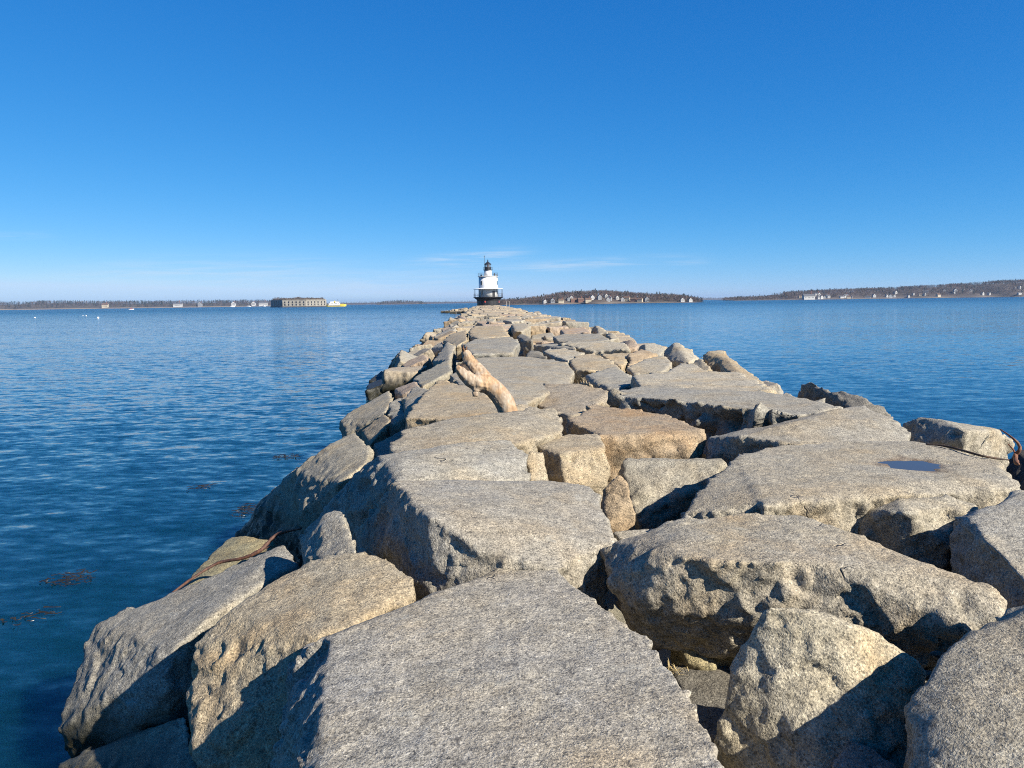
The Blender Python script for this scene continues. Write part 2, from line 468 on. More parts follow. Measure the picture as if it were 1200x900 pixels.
rock('coarse pale boulder filling the bottom right corner',
     [(1215, 695, .2), (1157, 743, .16), (1130, 750, .14), (1100, 767, .1), (1087, 797, .05), (1070, 820, 0), (1067, 893, -.1), (1062, 965, -.2)], -1.2, (1.02, 1.0, .94), .2,
     extra=[(2.6, 3.4, .3), (2.7, 2.4, .15), (1.9, 1.5, -.2), (1.2, 1.7, -.2)], top=.022, rnd=.05)
rock('small grey stone at the bottom edge in front of the shadowed boulder',
     [(972, 895, -.36), (995, 867, -.3), (1013, 868, -.3), (1058, 897, -.36), (1000, 955, -.45)], -.9, DARK, .05, rnd=.03)
rock('small dark stone wedged between the long tan topped rock and the corner boulder',
     [(1066, 770, -.2), (1100, 760, -.15), (1112, 780, -.25), (1080, 795, -.32)], -.9, DARK, .05, rnd=.03)
rock('greenish stone deep in the gap beside the front slab',
     [(742, 731, -.5), (755, 728, -.48), (765, 735, -.5), (773, 762, -.6), (745, 745, -.6)], -1.0, OLIVE, .0, rough=.01, top=.005, rnd=.02)
rock('shadowed flat stone deep in the gap between front slab and angular boulder',
     [(788, 780, -.56), (850, 775, -.56), (870, 800, -.56), (850, 880, -.68), (810, 850, -.66)], -1.4, (.5, .5, .5), .0, rnd=.03)  # dark grey tint puts the shadow of the gap into the stone's colour
# ---- left flank
rock('tan boulder with brown stained front left of the front slab',
     [(410, 647, 0), (430, 646, 0), (457, 653, 0), (483, 677, -.05), (485, 690, -.1), (473, 711, -.14), (417, 731, -.12), (376, 744, -.14), (400, 647, -.02),
      (333, 673, -.12), (267, 718, -.22), (227, 753, -.36), (218, 811, -.58), (227, 902, -.8), (327, 895, -.72), (332, 811, -.5), (338, 767, -.32)], -1.6, (1.04, .99, .88), .45, rough=.032, top=.013, rnd=.05)
rock('upright pointed grey stone above the tan boulder',
     [(403, 597, .1), (378, 602, .06), (418, 648, 0), (372, 656, -.1), (352, 630, -.15), (357, 661, -.2), (392, 597, .09)], -.8, GREY, .05, rnd=.03)
rock('sloping blue grey slab nearest the water at lower left',
     [(333, 638, -.4), (348, 660, -.45), (258, 678, -.6), (200, 698, -.7), (156, 713, -.8), (111, 731, -.9), (96, 758, -1.05), (240, 727, -.6), (202, 762, -.72),
      (194, 789, -.85), (69, 856, -1.42), (124, 872, -1.42), (158, 860, -1.3)], -2.0, GREY, .05, rough=.022, top=.012, rnd=.04)
rock('low rough stone at the bottom left corner under the sloping slab',
     [(67, 897, -1.5), (147, 860, -1.35), (218, 838, -1.1), (229, 905, -1.2), (50, 960, -1.85), (230, 970, -1.4)], -2.2, (.95, .95, .9), .15, rough=.05)
rock('mossy brown stone carrying the red twig by the water',
     [(202, 696, -1.3), (240, 660, -1.2), (267, 629, -1.1), (289, 627, -1.05), (320, 633, -1.05), (322, 662, -1.2), (240, 698, -1.38)], -2.3, OLIVE, .35, rnd=.07)
rock('big boulder at the left water edge, pale top and black lower side',
     [[(417, 505, -.2), (437, 530, -.2), (430, 542, -.25), (397, 567, -.45), (350, 602, -.95), (344, 552, -.6), (380, 524, -.3)],
      [(350, 545, -.6), (344, 552, -.65), (310, 583, -1.35), (277, 627, -1.9), (350, 632, -1.4), (385, 560, -.6)]], -2.4, (1.02, .99, .9), .1, rnd=.07)
rock('long stone sticking out over the water at the left edge',
     [(397, 493, -.9), (417, 479, -.7), (456, 457, -.42), (460, 470, -.45), (451, 485, -.6), (407, 508, -1.05)], -1.7, (1.0, .96, .86), .15, rnd=.05)
rock('tilted plank shaped stone below the long stone at the left edge',
     [(422, 505, -.7), (451, 484, -.4), (459, 491, -.42), (434, 520, -.78)], -1.1, TAN, .05, rnd=.03)
rock('upright squarish grey stone at the left edge',
     [(454, 471, -.25), (472, 464, -.2), (478, 488, -.38), (456, 498, -.52)], -1.2, GREY, .05, rnd=.04)
rock('pale upright stone behind the squarish one at the left edge',
     [(471, 468, -.2), (488, 451, -.08), (506, 457, 0), (497, 470, -.1), (478, 488, -.3)], -1.0, PALE, .05, rnd=.04)
rock('flat shaded stone sunk beneath the squarish grey stone',
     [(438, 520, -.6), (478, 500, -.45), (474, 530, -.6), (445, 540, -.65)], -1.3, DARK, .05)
rock('small pinkish stone at the left edge',
     [(462, 456, -.38), (487, 446, -.2), (491, 452, -.22), (470, 463, -.42)], -1.2, PINK, .1)
rock('grey sloping stone at the left edge beside the driftwood',
     [(483, 443, -.3), (527, 420, -.05), (530, 434, -.05), (495, 453, -.32)], -1.4, (.98, .97, .9), .08, rnd=.06)
rock('narrow grey stone leaning at the left edge behind the driftwood',
     [(508, 424, -.35), (524, 400, .0), (534, 405, 0), (527, 422, -.1)], -1.2, PALE, .05, rnd=.05)
rock('flat tan stone left of the driftwood with a shadow below its front',
     [(473, 490, 0), (493, 462, .1), (516, 445, .12), (561, 455, .12), (592, 482, .1), (560, 492, .05), (522, 490, .02), (474, 502, -.15), (510, 501, -.15)], -.8, TAN, .2, rnd=.04)
rock('wide flat slab behind the driftwood with a pale right end',
     [(527, 440, .04), (560, 419, .1), (615, 417, .1), (663, 424, .1), (673, 434, .06), (669, 449, .0), (615, 475, .04), (560, 472, .1)], -.7, (1.0, .98, .93), .1, rnd=.06)
rock('small tan stone right of the driftwood base',
     [(598, 476, .1), (612, 472, .11), (630, 477, .05), (615, 488, .0)], -.5, TAN, .15)
rock('low slab with pitted front in the middle behind the rust orange block',
     [(624, 463, -.05), (637, 448, .1), (680, 450, .12), (714, 457, .1), (716, 467, 0), (680, 486, -.1), (667, 488, -.12), (632, 476, -.1)], -.8, (1.0, .93, .84), .15, rough=.06)
rock('small rounded stone with pale face between two slabs in the middle',
     [(666, 450, .05), (682, 441.5, .25), (691, 445, .22), (697, 457, .03)], -.5, TAN, .05, rnd=.06)
rock('tilted light grey block left of the low slab with a dark step',
     [(687, 439, .1), (722, 429, .12), (748, 446, .1), (720, 458, .02), (690, 448, 0), (727, 466, -.12)], -.7, GREY, .04)
rock('rounded pale slab with shadow under its left end near the right edge',
     [(734, 431, .0), (755, 420, .12), (778, 416, .15), (788, 424, .1), (780, 435, -.02), (741, 438, -.08)], -.7, PALE, .08, rnd=.08)
rock('pyramid shaped pale rock on the right edge',
     [(776, 412, .1), (789, 401, .42), (796, 401, .42), (818, 418, .08), (808, 426, 0), (785, 422, 0)], -.8, PALE, .05, rnd=.03)
rock('small rounded rock right of the pyramid shaped one',
     [(809, 428, .05), (822, 418, .25), (835, 431, .08), (822, 437, -.02)], -.6, TAN, .05, rnd=.04)
rock('tall dark faced rock with long pale slope down the right edge',
     [[(824, 415, .3), (830, 411, .38), (845, 410, .38), (858, 424, .2), (832, 432, .0)], [(843, 410, .36), (868, 430, .1), (907, 458, -.12), (880, 452, .0), (845, 430, .12)]], -1.0, TAN, .25, rnd=.03)
rock('flat stone between the small rounded rock and the stepped slab',
     [(780, 437, .0), (796, 425, .1), (815, 426, .1), (832, 437, .0)], -.5, PALE, .05)
# ---- middle distance
MID = [
 ('grey layered slab right behind the driftwood tip', [(543, 404, .2), (555, 397, .28), (600, 394, .28), (609, 402, .25), (600, 414, .1), (553, 415, .1)], GREY, .05),
 ('wide tan slab spanning the crest beyond the driftwood', [(549, 388, .2), (556, 382, .25), (589, 382, .25), (592, 389, .2), (597, 394, .1), (560, 397, .08), (551, 395, .05)], TAN, .35),
 ('reddish flat slab on the crest further along', [(559, 378, .2), (565, 376, .2), (590, 378, .2), (592, 381, .1), (575, 383, .1)], PINK, .7),
 ('pale slab on the crest right of the reddish one', [(599, 380, .16), (613, 377, .2), (622, 382, .16), (612, 388, .12), (603, 388, .12)], PALE, .3),
 ('small dark block sticking up in the middle of the crest', [(605, 394, .1), (612, 391, .2), (618, 392, .2), (625, 398, .08), (615, 400, .0)], DARK, .05),
 ('grey slab near the right side under a reddish flat one', [(648, 394, .15), (660, 391, .22), (704, 391, .22), (717, 398, .12), (690, 401, .05), (653, 400, .05)], GREY, .2),
 ('long pale slab with a dark gap under its left end', [(652, 402, .2), (672, 400, .25), (732, 401, .22), (740, 409, .1), (696, 412, .0), (676, 408, .05)], PALE, .12),
 ('reddish flat slab near the right water edge in middle distance', [(656, 386, .2), (685, 383, .25), (694, 389, .18), (660, 391, .1)], PINK, .7),
 ('thin grey slab in the middle left of the long pale slab', [(624, 404, .1), (650, 402, .15), (675, 407, .12), (677, 412, .0), (640, 408, .02)], GREY, .05),
 ('pale slab sloping towards the camera beyond the pitted slab', [(635, 411, .15), (660, 408, .18), (686, 413, .15), (666, 423, .05), (652, 420, .05)], PALE, .08),
 ('rough dark block left of the pale sloping slab', [(616, 414, .12), (621, 410, .2), (635, 412, .15), (640, 419, .05), (618, 420, .0)], DARK, .05),
 ('rounded tan slab beyond the tilted light grey block', [(667, 423, .1), (675, 417, .16), (696, 414, .18), (715, 422, .12), (729, 431, .05), (691, 434, .02), (673, 434, .0)], TAN, .15),
 ('square tan block beyond the rounded pale slab', [(703, 414, .15), (739, 413, .15), (738, 425, -.05), (728, 431, -.08), (713, 420, .05)], TAN, .2),
 ('tan block with pale top next to the square tan block', [(738, 414, .18), (751, 409, .22), (771, 414, .15), (765, 420, .0), (736, 430, -.1)], BROWN, .2),
 ('pinkish small rock on the right edge', [(727, 400, .15), (741, 397, .3), (749, 403, .15), (745, 409, .0), (730, 409, .0)], PINK, .4),
 ('dark faced rock left of the pyramid shaped one on the right edge', [(750, 405, .15), (754, 403, .25), (767, 401.5, .25), (782, 408, .1), (773, 416, -.05), (755, 414, .0)], GREY, .05),
 ('pale rock on the far right edge with dark left side', [(694, 384, .1), (697, 381.5, .35), (702, 381.5, .35), (714, 390, .05), (700, 391, .0)], PALE, .1),
 ('low pale rock on the right edge beyond the pinkish small one', [(710, 391, .15), (716, 389, .25), (727, 396, .05), (715, 398, .0)], PALE, .15),
 ('pointed rock standing up near the far right edge', [(619, 371, .0), (625, 365, .5), (632, 371, .0), (626, 373, -.1)], PALE, .1),
 ('bright pink white rock standing up on the far left edge', [(535, 381, -.3), (537, 368.5, .35), (541, 370, .35), (550, 375, .1), (541, 384, -.4)], (1.3, 1.12, 1.02), .4),
 ('grey flat rock over the water at the left edge in middle distance', [(506, 407, -.6), (518, 400, -.4), (521, 406, -.45), (509, 413, -.8)], GREY, .05),
 ('sloping tan rock along the left edge past the leaning stone', [(519, 399, -.3), (529, 391, -.1), (547, 387, .1), (548, 398, .0), (534, 406, -.25)], TAN, .2),
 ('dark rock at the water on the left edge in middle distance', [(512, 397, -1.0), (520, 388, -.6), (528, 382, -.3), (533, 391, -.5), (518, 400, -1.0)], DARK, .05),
 ('dark algae covered rock at the water below the grey flat one', [(487, 432, -1.7), (508, 410, -1.0), (520, 408, -.7), (505, 430, -1.3)], DARK, .05),
]
for lb, pts, tn, ru in MID:
    rock(lb, pts, min(-.8, min(p[2] for p in pts) - .6), tn, ru, rough=.05, top=.02, rnd=.035)

# ---- the rest of the breakwater: prototypes reused
def proto(seed, r=0.09):
    rs = random.Random(seed)
    pts = []
    for sx in (-1, 1):
        for sy in (-1, 1):
            for z in (0, 1):
                pts.append(Vector((sx * rs.uniform(.78, 1.05), sy * rs.uniform(.75, 1.05), (rs.uniform(-1.0, -.85) if z == 0 else rs.uniform(-.10, .05)))))
    for k in range(3):
        a = rs.uniform(0, 6.28); pts.append(Vector((1.1 * math.cos(a), 1.08 * math.sin(a), rs.uniform(-.5, -.1))))
    me = remeshed([pts], .07, r)
    displace(me, 300 + seed, .045, .02, voxel=.07)
    return me


PROTO = [proto(k, r=random.uniform(.05, .09)) for k in range(12)]


def axis(d): return 2.0 - 0.0385 * d
def edgeL(d): return axis(d) - 3.9
def edgeR(d): return axis(d) + 4.1 + min(1.6, max(0, (d - 20) * .05))
def ztop(d): return 0.35 * d / 280


TINTS = [GREY, TAN, PALE, (1, 1, 1), (1.04, .97, .88), PINK, (.9, .9, .88), BROWN]
G0 = 'granite blocks of the breakwater'


def far_block(x, y, zt, sx, sy, sz, label, dark=1.0):
    o = bpy.data.objects.new('granite_block', random.choice(PROTO)); COL.objects.link(o)
    if not o.data.materials: o.data.materials.append(GRAN)
    o.location = (x, y, zt); o.scale = (sx / 2, sy / 2, sz)
    o.rotation_euler = (random.uniform(-.09, .09), random.uniform(-.09, .09), random.choice((0, math.pi)) + random.uniform(-.3, .3))
    t = random.choice(TINTS); v = random.uniform(.92, 1.1) * dark
    o.color = (t[0] * v, t[1] * v, t[2] * v, random.uniform(0.0, .5))
    tag(o, label, 'granite block', G0)
    return o


FAR = []   # (x, y, zt, sx, sy, sz) joined into one far mass


def lay(y0, y1, xl, xr, zofs, label, jz=.10, cut=1e9, wmin=1.5, wmax=3.2, dmin=1.6, dmax=2.5):
    y = y0
    while y < y1:
        dep = random.uniform(dmin, dmax)
        x = xl(y) + random.uniform(-.3, .2)
        while x < xr(y) - .4:
            w = random.uniform(wmin, wmax)
            zt = ztop(y) + zofs + random.gauss(0, jz)
            w = min(w, max(.9, xr(y) - x))
            a = (x + w / 2, y + dep / 2 + random.uniform(-.3, .3), zt, w * .99, dep * 1.0, random.uniform(.8, 1.1))
            if x + w > xr(y) - .5 or x < xl(y) + .3: a = (a[0], a[1], a[2] - random.uniform(.08, .25)) + a[3:]
            if y < cut: far_block(*a, label)
            else: FAR.append(a)
            x += w
        y += dep


CUT = 84
lay(49, 272, lambda d: edgeL(d) + .2, lambda d: edgeR(d) - .3, .08, 'weathered granite block in the far stretch of the breakwater crest towards the lighthouse', .09, CUT, 1.2, 2.8, 1.3, 2.3)
# stones showing in the joints between the traced slabs
lay(7.5, 49, lambda d: edgeL(d) + .9, lambda d: edgeR(d) - .8, -.72, 'shadowed granite stone down in the joints between the crest slabs', .10, CUT, 1.4, 2.4, 1.6, 2.4)


def slope(y0, y1, side, label, cut, dmin=1.3, dmax=2.4):
    y = y0
    while y < y1:
        dep = random.uniform(dmin, dmax)
        for k, (off, z) in enumerate(((.3, -.25), (1.2, -.85), (2.2, -1.55))):
            if side > 0 and y < 17 and k < 2: continue
            if side < 0 and y < 46 and k < 1: continue
            e = edgeL(y) - off if side < 0 else edgeR(y) + off + .3
            a = (e + random.uniform(-.25, .25), y + dep / 2 + random.uniform(-.4, .4), ztop(y) + z - (.35 if side > 0 else .05) + random.gauss(0, .12), random.uniform(1.1, 1.7), dep * random.uniform(.8, 1.05), random.uniform(.8, 1.0))
            if y < cut:
                o = far_block(*a, label)
                o.rotation_euler.y += side * random.uniform(.1, .6); o.rotation_euler.x += random.uniform(-.25, .25)
            else: FAR.append(a)
        y += dep


slope(29, 272, -1, 'tilted granite block on the left slope of the breakwater beside the water', 70)
slope(17, 272, 1, 'tilted granite block on the right slope of the breakwater beside the water', 30)
slope(2.5, 17, 1, 'tilted granite block low on the near right slope of the breakwater', 30)
for k in range(46):
    y = random.uniform(.2, 9.5); x = .74 * y + random.uniform(1.0, 4.2)
    o = far_block(x, y, -.58 - max(0, x - 3.2) * .36 + random.gauss(0, .1), random.uniform(1.3, 2.1), random.uniform(1.2, 1.9), .9, 'tilted granite block low on the near right slope of the breakwater', .95)
    o.rotation_euler.y += random.uniform(.1, .5)
# riprap spread around the lighthouse foot
for k in range(110):
    a = random.uniform(0, 6.28); r = random.uniform(5, 13)
    FAR.append((-8.6 + r * 1.15 * math.cos(a) - 1.0, 279 + r * math.sin(a), -.15 - (r - 5) * .17 + random.gauss(0, .2), random.uniform(1.2, 2.4), random.uniform(1.2, 2.2), 1.0))
for k in range(26):
    FAR.append((random.uniform(-20.5, -12), random.uniform(255, 268), -1.15 + random.gauss(0, .25), random.uniform(1.0, 2.0), random.uniform(1.0, 2.0), 1.0))


def low_proto(seed):
    rs = random.Random(seed); bm = bmesh.new()
    for sx in (-1, 1):
        for sy in (-1, 1):
            bm.verts.new((sx * rs.uniform(.75, 1.05), sy * rs.uniform(.75, 1.05), -1)); bm.verts.new((sx * rs.uniform(.75, 1), sy * rs.uniform(.7, 1), rs.uniform(-.12, .05)))
    for k in range(2):
        a = rs.uniform(0, 6.28); bm.verts.new((1.1 * math.cos(a), 1.1 * math.sin(a), rs.uniform(-.5, -.1)))
    bmesh.ops.convex_hull(bm, input=bm.verts[:])
    bmesh.ops.bevel(bm, geom=bm.edges[:], offset=.06, segments=1, affect='EDGES')
    bm.verts.ensure_lookup_table()
    v = np.array([x.co[:] for x in bm.verts]); bm.verts.index_update()
    f = [[q.index for q in fc.verts] for fc in bm.faces]; bm.free()
    return v, f


LOW = [low_proto(k) for k in range(14)]
vv, ff = [], []; base = 0
for (x, y, zt, sx, sy, sz) in FAR:
    v, f = random.choice(LOW)
    a = random.choice((0, math.pi)) + random.uniform(-.4, .4); t = random.gauss(0, .08)
    q = v * np.array([sx / 2, sy / 2, sz])
    q = q @ np.array([[1, 0, 0], [0, math.cos(t), math.sin(t)], [0, -math.sin(t), math.cos(t)]])
    q = q @ np.array([[math.cos(a), math.sin(a), 0], [-math.sin(a), math.cos(a), 0], [0, 0, 1]]) + np.array([x, y, zt])
    vv.append(q); ff += [[i + base for i in k] for k in f]; base += len(v)
me = bpy.data.meshes.new('distant_granite_blocks'); me.from_pydata(np.concatenate(vv).tolist(), [], ff)
o = mesh_obj('distant_granite_blocks', me, GRANF); o.color = (1.08, 1.0, .9, .3)
tag(o, 'distant mass of small granite blocks around the lighthouse end of the breakwater', 'granite blocks', None, 'stuff')

# rubble core under the blocks
bm = bmesh.new(); rows = []
ys = list(np.linspace(-6, 60, 160)) + list(np.linspace(62, 290, 60))
prof = [(-6.5, -4.5), (-5.0, -3.4), (-3.9, -2.3), (-3.1, -1.45), (-2.2, -1.05), (-1, -.95), (0, -.95), (1, -.95), (2, -.95), (3.2, -1.05), (4.2, -1.6), (5.2, -2.5), (6.4, -3.4), (8, -4.5)]
fine = []
for (a, za), (b_, zb_) in zip(prof, prof[1:]):
    for t in (0, .25, .5, .75): fine.append((a + (b_ - a) * t, za + (zb_ - za) * t))
fine.append(prof[-1])
pts = np.array([[axis(y) + x, y, z + ztop(y)] for y in ys for x, z in fine])
pts[:, 2] += .22 * facets(pts / .5, 77) + .08 * fbm(pts / .3, 2, 78)
n = len(fine)
vs = [bm.verts.new(p) for p in pts]
for i in range(len(ys) - 1):
    for j in range(n - 1):
        bm.faces.new((vs[i * n + j], vs[i * n + j + 1], vs[(i + 1) * n + j + 1], vs[(i + 1) * n + j]))
o = bm_obj('breakwater_terrain', bm, GRAN); o.color = (.55, .55, .5, .1)
tag(o, kind='structure')

# ------------------------------------------------------------------ driftwood, twigs, puddle, weed
def wood_mat(name, c1, c2, c3, scale=(30, 30, 4)):
    m, nt, b = new_mat(name); g = NG(nt)
    tc = g.n('ShaderNodeTexCoord'); mp = g.n('ShaderNodeMapping'); mp.inputs['Scale'].default_value = scale; mp.inputs['Rotation'].default_value = (0, R(-42), 0)
    g.l(tc.outputs['Object'], mp.inputs[0])
    nz = g.noise(mp.outputs[0], 1.0, 5, 0.65); n2 = g.noise(tc.outputs['Object'], 7, 3)
    col = g.ramp(nz, [(.3, c1), (.5, c2), (.72, c3)])
    col = g.mix(g.maprange(n2, .45, .6), col, g.mix(1.0, col, (1.04, .86, .66, 1), 'MULTIPLY'))
    g.l(col, b.inputs['Base Color']); b.inputs['Roughness'].default_value = .75
    bp = g.n('ShaderNodeBump'); bp.inputs['Strength'].default_value = .5; bp.inputs['Distance'].default_value = .006
    g.l(nz, bp.inputs['Height']); g.l(bp.outputs[0], b.inputs['Normal'])
    return m


WOOD = wood_mat('driftwood', (.20, .14, .09), (.29, .22, .15), (.40, .34, .26))
DARK_WOOD = wood_mat('dark_wood_and_hollow_shade', (.015, .010, .008), (.04, .025, .015), (.09, .05, .025))  # near black wood: a dark stick, and painted shade between the log's prongs
SPL = plain('weathered_brown_wood', (.17, .085, .04), .8, .5, 25)
TWIG = wood_mat('twig_bark', (.03, .014, .01), (.075, .035, .022), (.13, .07, .045))

DW = 9.7   # distance of the log


def D(px, py, d=DW):
    r = ray(px, py); return EYE + r * (d / r.y)


def bezier_pts(c, n=6):
    c = [Vector(p) for p in c]; out = []
    for i in range(len(c) - 1):
        p0 = c[max(i - 1, 0)]; p1 = c[i]; p2 = c[i + 1]; p3 = c[min(i + 2, len(c) - 1)]
        for k in range(n):
            t = k / n
            out.append(0.5 * ((2 * p1) + (-p0 + p2) * t + (2 * p0 - 5 * p1 + 4 * p2 - p3) * t * t + (-p0 + 3 * p1 - 3 * p2 + p3) * t ** 3))
    out.append(c[-1]); return out


def lerp_r(r, n=6):
    out = []
    for a, b_ in zip(r, r[1:]): out += [a + (b_ - a) * k / n for k in range(n)]
    return out + [r[-1]]


bm = bmesh.new()
tr = [D(604, 512, DW), D(599, 494, DW), D(592, 473), D(581, 458), D(568, 448), D(558, 441, DW + .05)]
tube(bm, bezier_pts(tr), lerp_r([.128, .130, .126, .124, .118, .09]), 18)
up_ = [D(568, 445, DW + .04), D(558, 433, DW + .1), D(550, 423, DW + .14), D(545, 411.5, DW + .18)]
tube(bm, bezier_pts(up_), lerp_r([.11, .098, .08, .05]), 14, .1)
lo_ = [D(570, 450, DW - .02), D(558, 448, DW - .08), D(549, 444, DW - .12), D(539, 434, DW - .12), D(536, 428, DW - .1)]
tube(bm, bezier_pts(lo_), lerp_r([.12, .105, .08, .056, .02]), 14, .1)
tube(bm, bezier_pts([D(562, 450, DW - .06), D(557.5, 457, DW - .12), D(557, 465, DW - .13)]), lerp_r([.06, .05, .032]), 10, .12)
tube(bm, bezier_pts([D(560, 446, DW - .1), D(552, 438, DW - .12), D(549, 434, DW - .1)]), lerp_r([.04, .022, .006]), 8)
me = bpy.data.meshes.new('t'); bm.to_mesh(me); bm.free()
t = bpy.data.objects.new('t', me); COL.objects.link(t)
md = t.modifiers.new('r', 'REMESH'); md.mode = 'VOXEL'; md.voxel_size = .008
sm = t.modifiers.new('s', 'SMOOTH'); sm.iterations = 4
dg = bpy.context.evaluated_depsgraph_get(); dg.update()
dm = bpy.data.meshes.new_from_object(t.evaluated_get(dg), depsgraph=dg); bpy.data.objects.remove(t)
n = len(dm.vertices); co = np.empty(n * 3); dm.vertices.foreach_get('co', co); co = co.reshape(-1, 3)
no = np.empty(n * 3); dm.vertices.foreach_get('normal', no); no = no.reshape(-1, 3)
co += no * (.007 * fbm(co / .09, 3, 5) + .003 * facets(co / .03, 6))[:, None]
lc = np.array(D(595, 482)); co -= lc
dm.vertices.foreach_set('co', co.ravel()); dm.polygons.foreach_set('use_smooth', [True] * len(dm.polygons))
log = mesh_obj('driftwood_log', dm, WOOD, None, Vector(lc))
tag(log, 'forked piece of orange brown driftwood jammed upright between the slabs', 'driftwood')
bm = bmesh.new()
hp = [D(560, 441, DW), D(556, 432, DW + .12), D(550, 422, DW + .16), D(542, 425, DW + .12), D(539, 432, DW - .03), D(548, 441, DW - .03), D(556, 446, DW - .03), D(552, 436, DW + .17), D(545, 433, DW + .17)]
for p in hp: bm.verts.new(p - Vector(lc))
bmesh.ops.convex_hull(bm, input=bm.verts[:])
bmesh.ops.subdivide_edges(bm, edges=bm.edges[:], cuts=3, use_grid_fill=True)
for v in bm.verts: v.co += Vector((random.uniform(-1, 1), random.uniform(-1, 1), random.uniform(-1, 1))) * .006
bm_obj('hollow_shade_fill', bm, DARK_WOOD, log)  # solid wedge in the fork; the hollow's shade is put into its colour
bm = bmesh.new()   # splintered dark brown tip and broken ends
for k in range(16):
    b0 = D(545.5 + random.uniform(-2.2, 2.2), 414 + random.uniform(-2, 4), DW + .16 + random.uniform(-.03, .03)) - Vector(lc)
    tube(bm, [b0, b0 + Vector((random.uniform(-.02, .005), random.uniform(-.02, .02), random.uniform(.02, .05))), b0 + Vector((random.uniform(-.035, .01), random.uniform(-.02, .02), random.uniform(.045, .085)))], [.014, .010, .003], 6, .2)
for k in range(10):
    b0 = D(538 + random.uniform(-1.5, 2.5), 433 + random.uniform(-2, 3), DW - .1 + random.uniform(-.03, .03)) - Vector(lc)
    tube(bm, [b0, b0 + Vector((random.uniform(-.03, .0), 0, random.uniform(.02, .06)))], [.012, .003], 6, .2)
bm_obj('splintered_tip', bm, SPL, log)


def twig(name, label, paths, mat, cat='twig'):
    bm = bmesh.new()
    for p, r in paths: tube(bm, bezier_pts(p, 5), lerp_r(r, 5), 7, .15)
    o = bm_obj(name, bm, mat, smooth=True); return tag(o, label, cat)


twig('driftwood_twig', 'long thin reddish brown twig lying over the mossy stone', [
    ([P(202, 695, -1.2), P(225, 678, -1.1), P(255, 660, -1.0), P(285, 654, -.93), P(305, 645, -.86), P(318, 632, -.78), P(330, 624, -.72), P(353, 619, -.62)], [.012, .014, .016, .018, .02, .02, .018, .012]),
    ([P(300, 647, -.88), P(318, 640, -.82)], [.012, .006])], TWIG)
twig('driftwood_twig', 'dark slender stick lying along the back of the puddle slab',
     [([P(1085, 520.5, .17), P(1110, 523, .17), P(1150, 534, .15), P(1182, 539, .1)], [.008, .011, .011, .008])], DARK_WOOD)
twig('seaweed_stalk', 'curled orange brown kelp stalk at the right edge', [
    ([P(1172, 503, .12), P(1185, 512, .08), P(1194, 521, .0), P(1195, 527, -.05), P(1190, 534, -.12), P(1191, 542, -.15), P(1194, 544, -.15)], [.006, .011, .016, .018, .024, .026, .01]),
    ([P(1181, 520, -.02), P(1188, 528, -.08), P(1190, 536, -.12)], [.006, .01, .014])], wood_mat('kelp', (.06, .022, .012), (.13, .055, .025), (.2, .1, .05)), 'seaweed')
rock('black weedy rock low at the right edge under the kelp stalk', [(1170, 548, -.6), (1190, 528, -.35), (1215, 520, -.3), (1240, 560, -.5), (1190, 585, -.8)], -1.8, (.16, .15, .15), .0, rough=.06)
# dry grass in the gap
bm = bmesh.new()
gc = P(788, 788, -.55)
for k in range(46):
    a = random.uniform(0, 6.28); L = random.uniform(.05, .13); w = .0022
    p0 = gc + Vector((random.gauss(0, .03), random.gauss(0, .03), 0)); dr = Vector((math.cos(a), math.sin(a), random.uniform(.3, 1.2))).normalized()
    p1 = p0 + dr * L * .6; p2 = p1 + (dr + Vector((0, 0, -.5))) * L * .4; s = Vector((-math.sin(a), math.cos(a), 0)) * w
    q = [bm.verts.new(x) for x in (p0 - s, p0 + s, p1 + s, p1 - s, p2)]
    bm.faces.new(q[:4]); bm.faces.new((q[3], q[2], q[4]))
tag(bm_obj('dry_grass', bm, plain('straw', (.38, .29, .14), .9)), 'tuft of dry straw coloured grass in the gap beside the front slab', 'grass', None, 'stuff')

# puddle in the slab's hollow
m, nt, b = new_mat('puddle_water'); b.inputs['Base Color'].default_value = (.05, .042, .035, 1); b.inputs['Roughness'].default_value = .06; b.inputs['IOR'].default_value = 1.33; b.inputs['Specular IOR Level'].default_value = .4
bm = bmesh.new(); pc = P(1066, 541.5, .15)
ring = [bm.verts.new((pc.x + (.34 + .03 * math.sin(3 * a + 1)) * math.cos(a), pc.y + (.24 + .03 * math.sin(4 * a)) * math.sin(a), pc.z - .030)) for a in np.linspace(0, 2 * math.pi, 48, endpoint=False)]
low = [bm.verts.new((v.co.x, v.co.y, v.co.z - .05)) for v in ring]
bm.faces.new(ring); bm.faces.new(low[::-1])
for k in range(48): bm.faces.new((ring[k - 1], low[k - 1], low[k], ring[k]))
tag(bm_obj('puddle', bm, m), 'small blue reflecting puddle on the flat slab at right', 'puddle')

# floating weed
WEED = plain('wet_weed', (.018, .016, .010), .35, .4, 6)


def weed(px, py, rx, ry, n, label):
    c = P(px, py, SEA + .012); bm = bmesh.new()
    for k in range(n):
        a = random.uniform(0, 6.28); r = random.random() ** .6
        x = c.x + rx * r * math.cos(a); y = c.y + ry * r * math.sin(a); t = random.gauss(.2, .7); L = random.uniform(.05, .22); w = random.uniform(.008, .022)
        d = Vector((math.cos(t), math.sin(t), 0)); s = Vector((-d.y, d.x, 0)) * w
        pr = None
        for j in range(5):
            q = Vector((x, y, SEA + .008 + random.uniform(0, .02))) + d * L * j / 4 + s * math.sin(j * 1.7) * 1.2
            cur = (bm.verts.new(q - s * (1 - j / 5)), bm.verts.new(q + s * (1 - j / 5) + Vector((0, 0, .006))))
            if pr: bm.faces.new((pr[0], pr[1], cur[1], cur[0]))
            pr = cur
    tag(bm_obj('seaweed_clump', bm, WEED), label, 'seaweed', 'seaweed floating by the left slope', 'stuff')


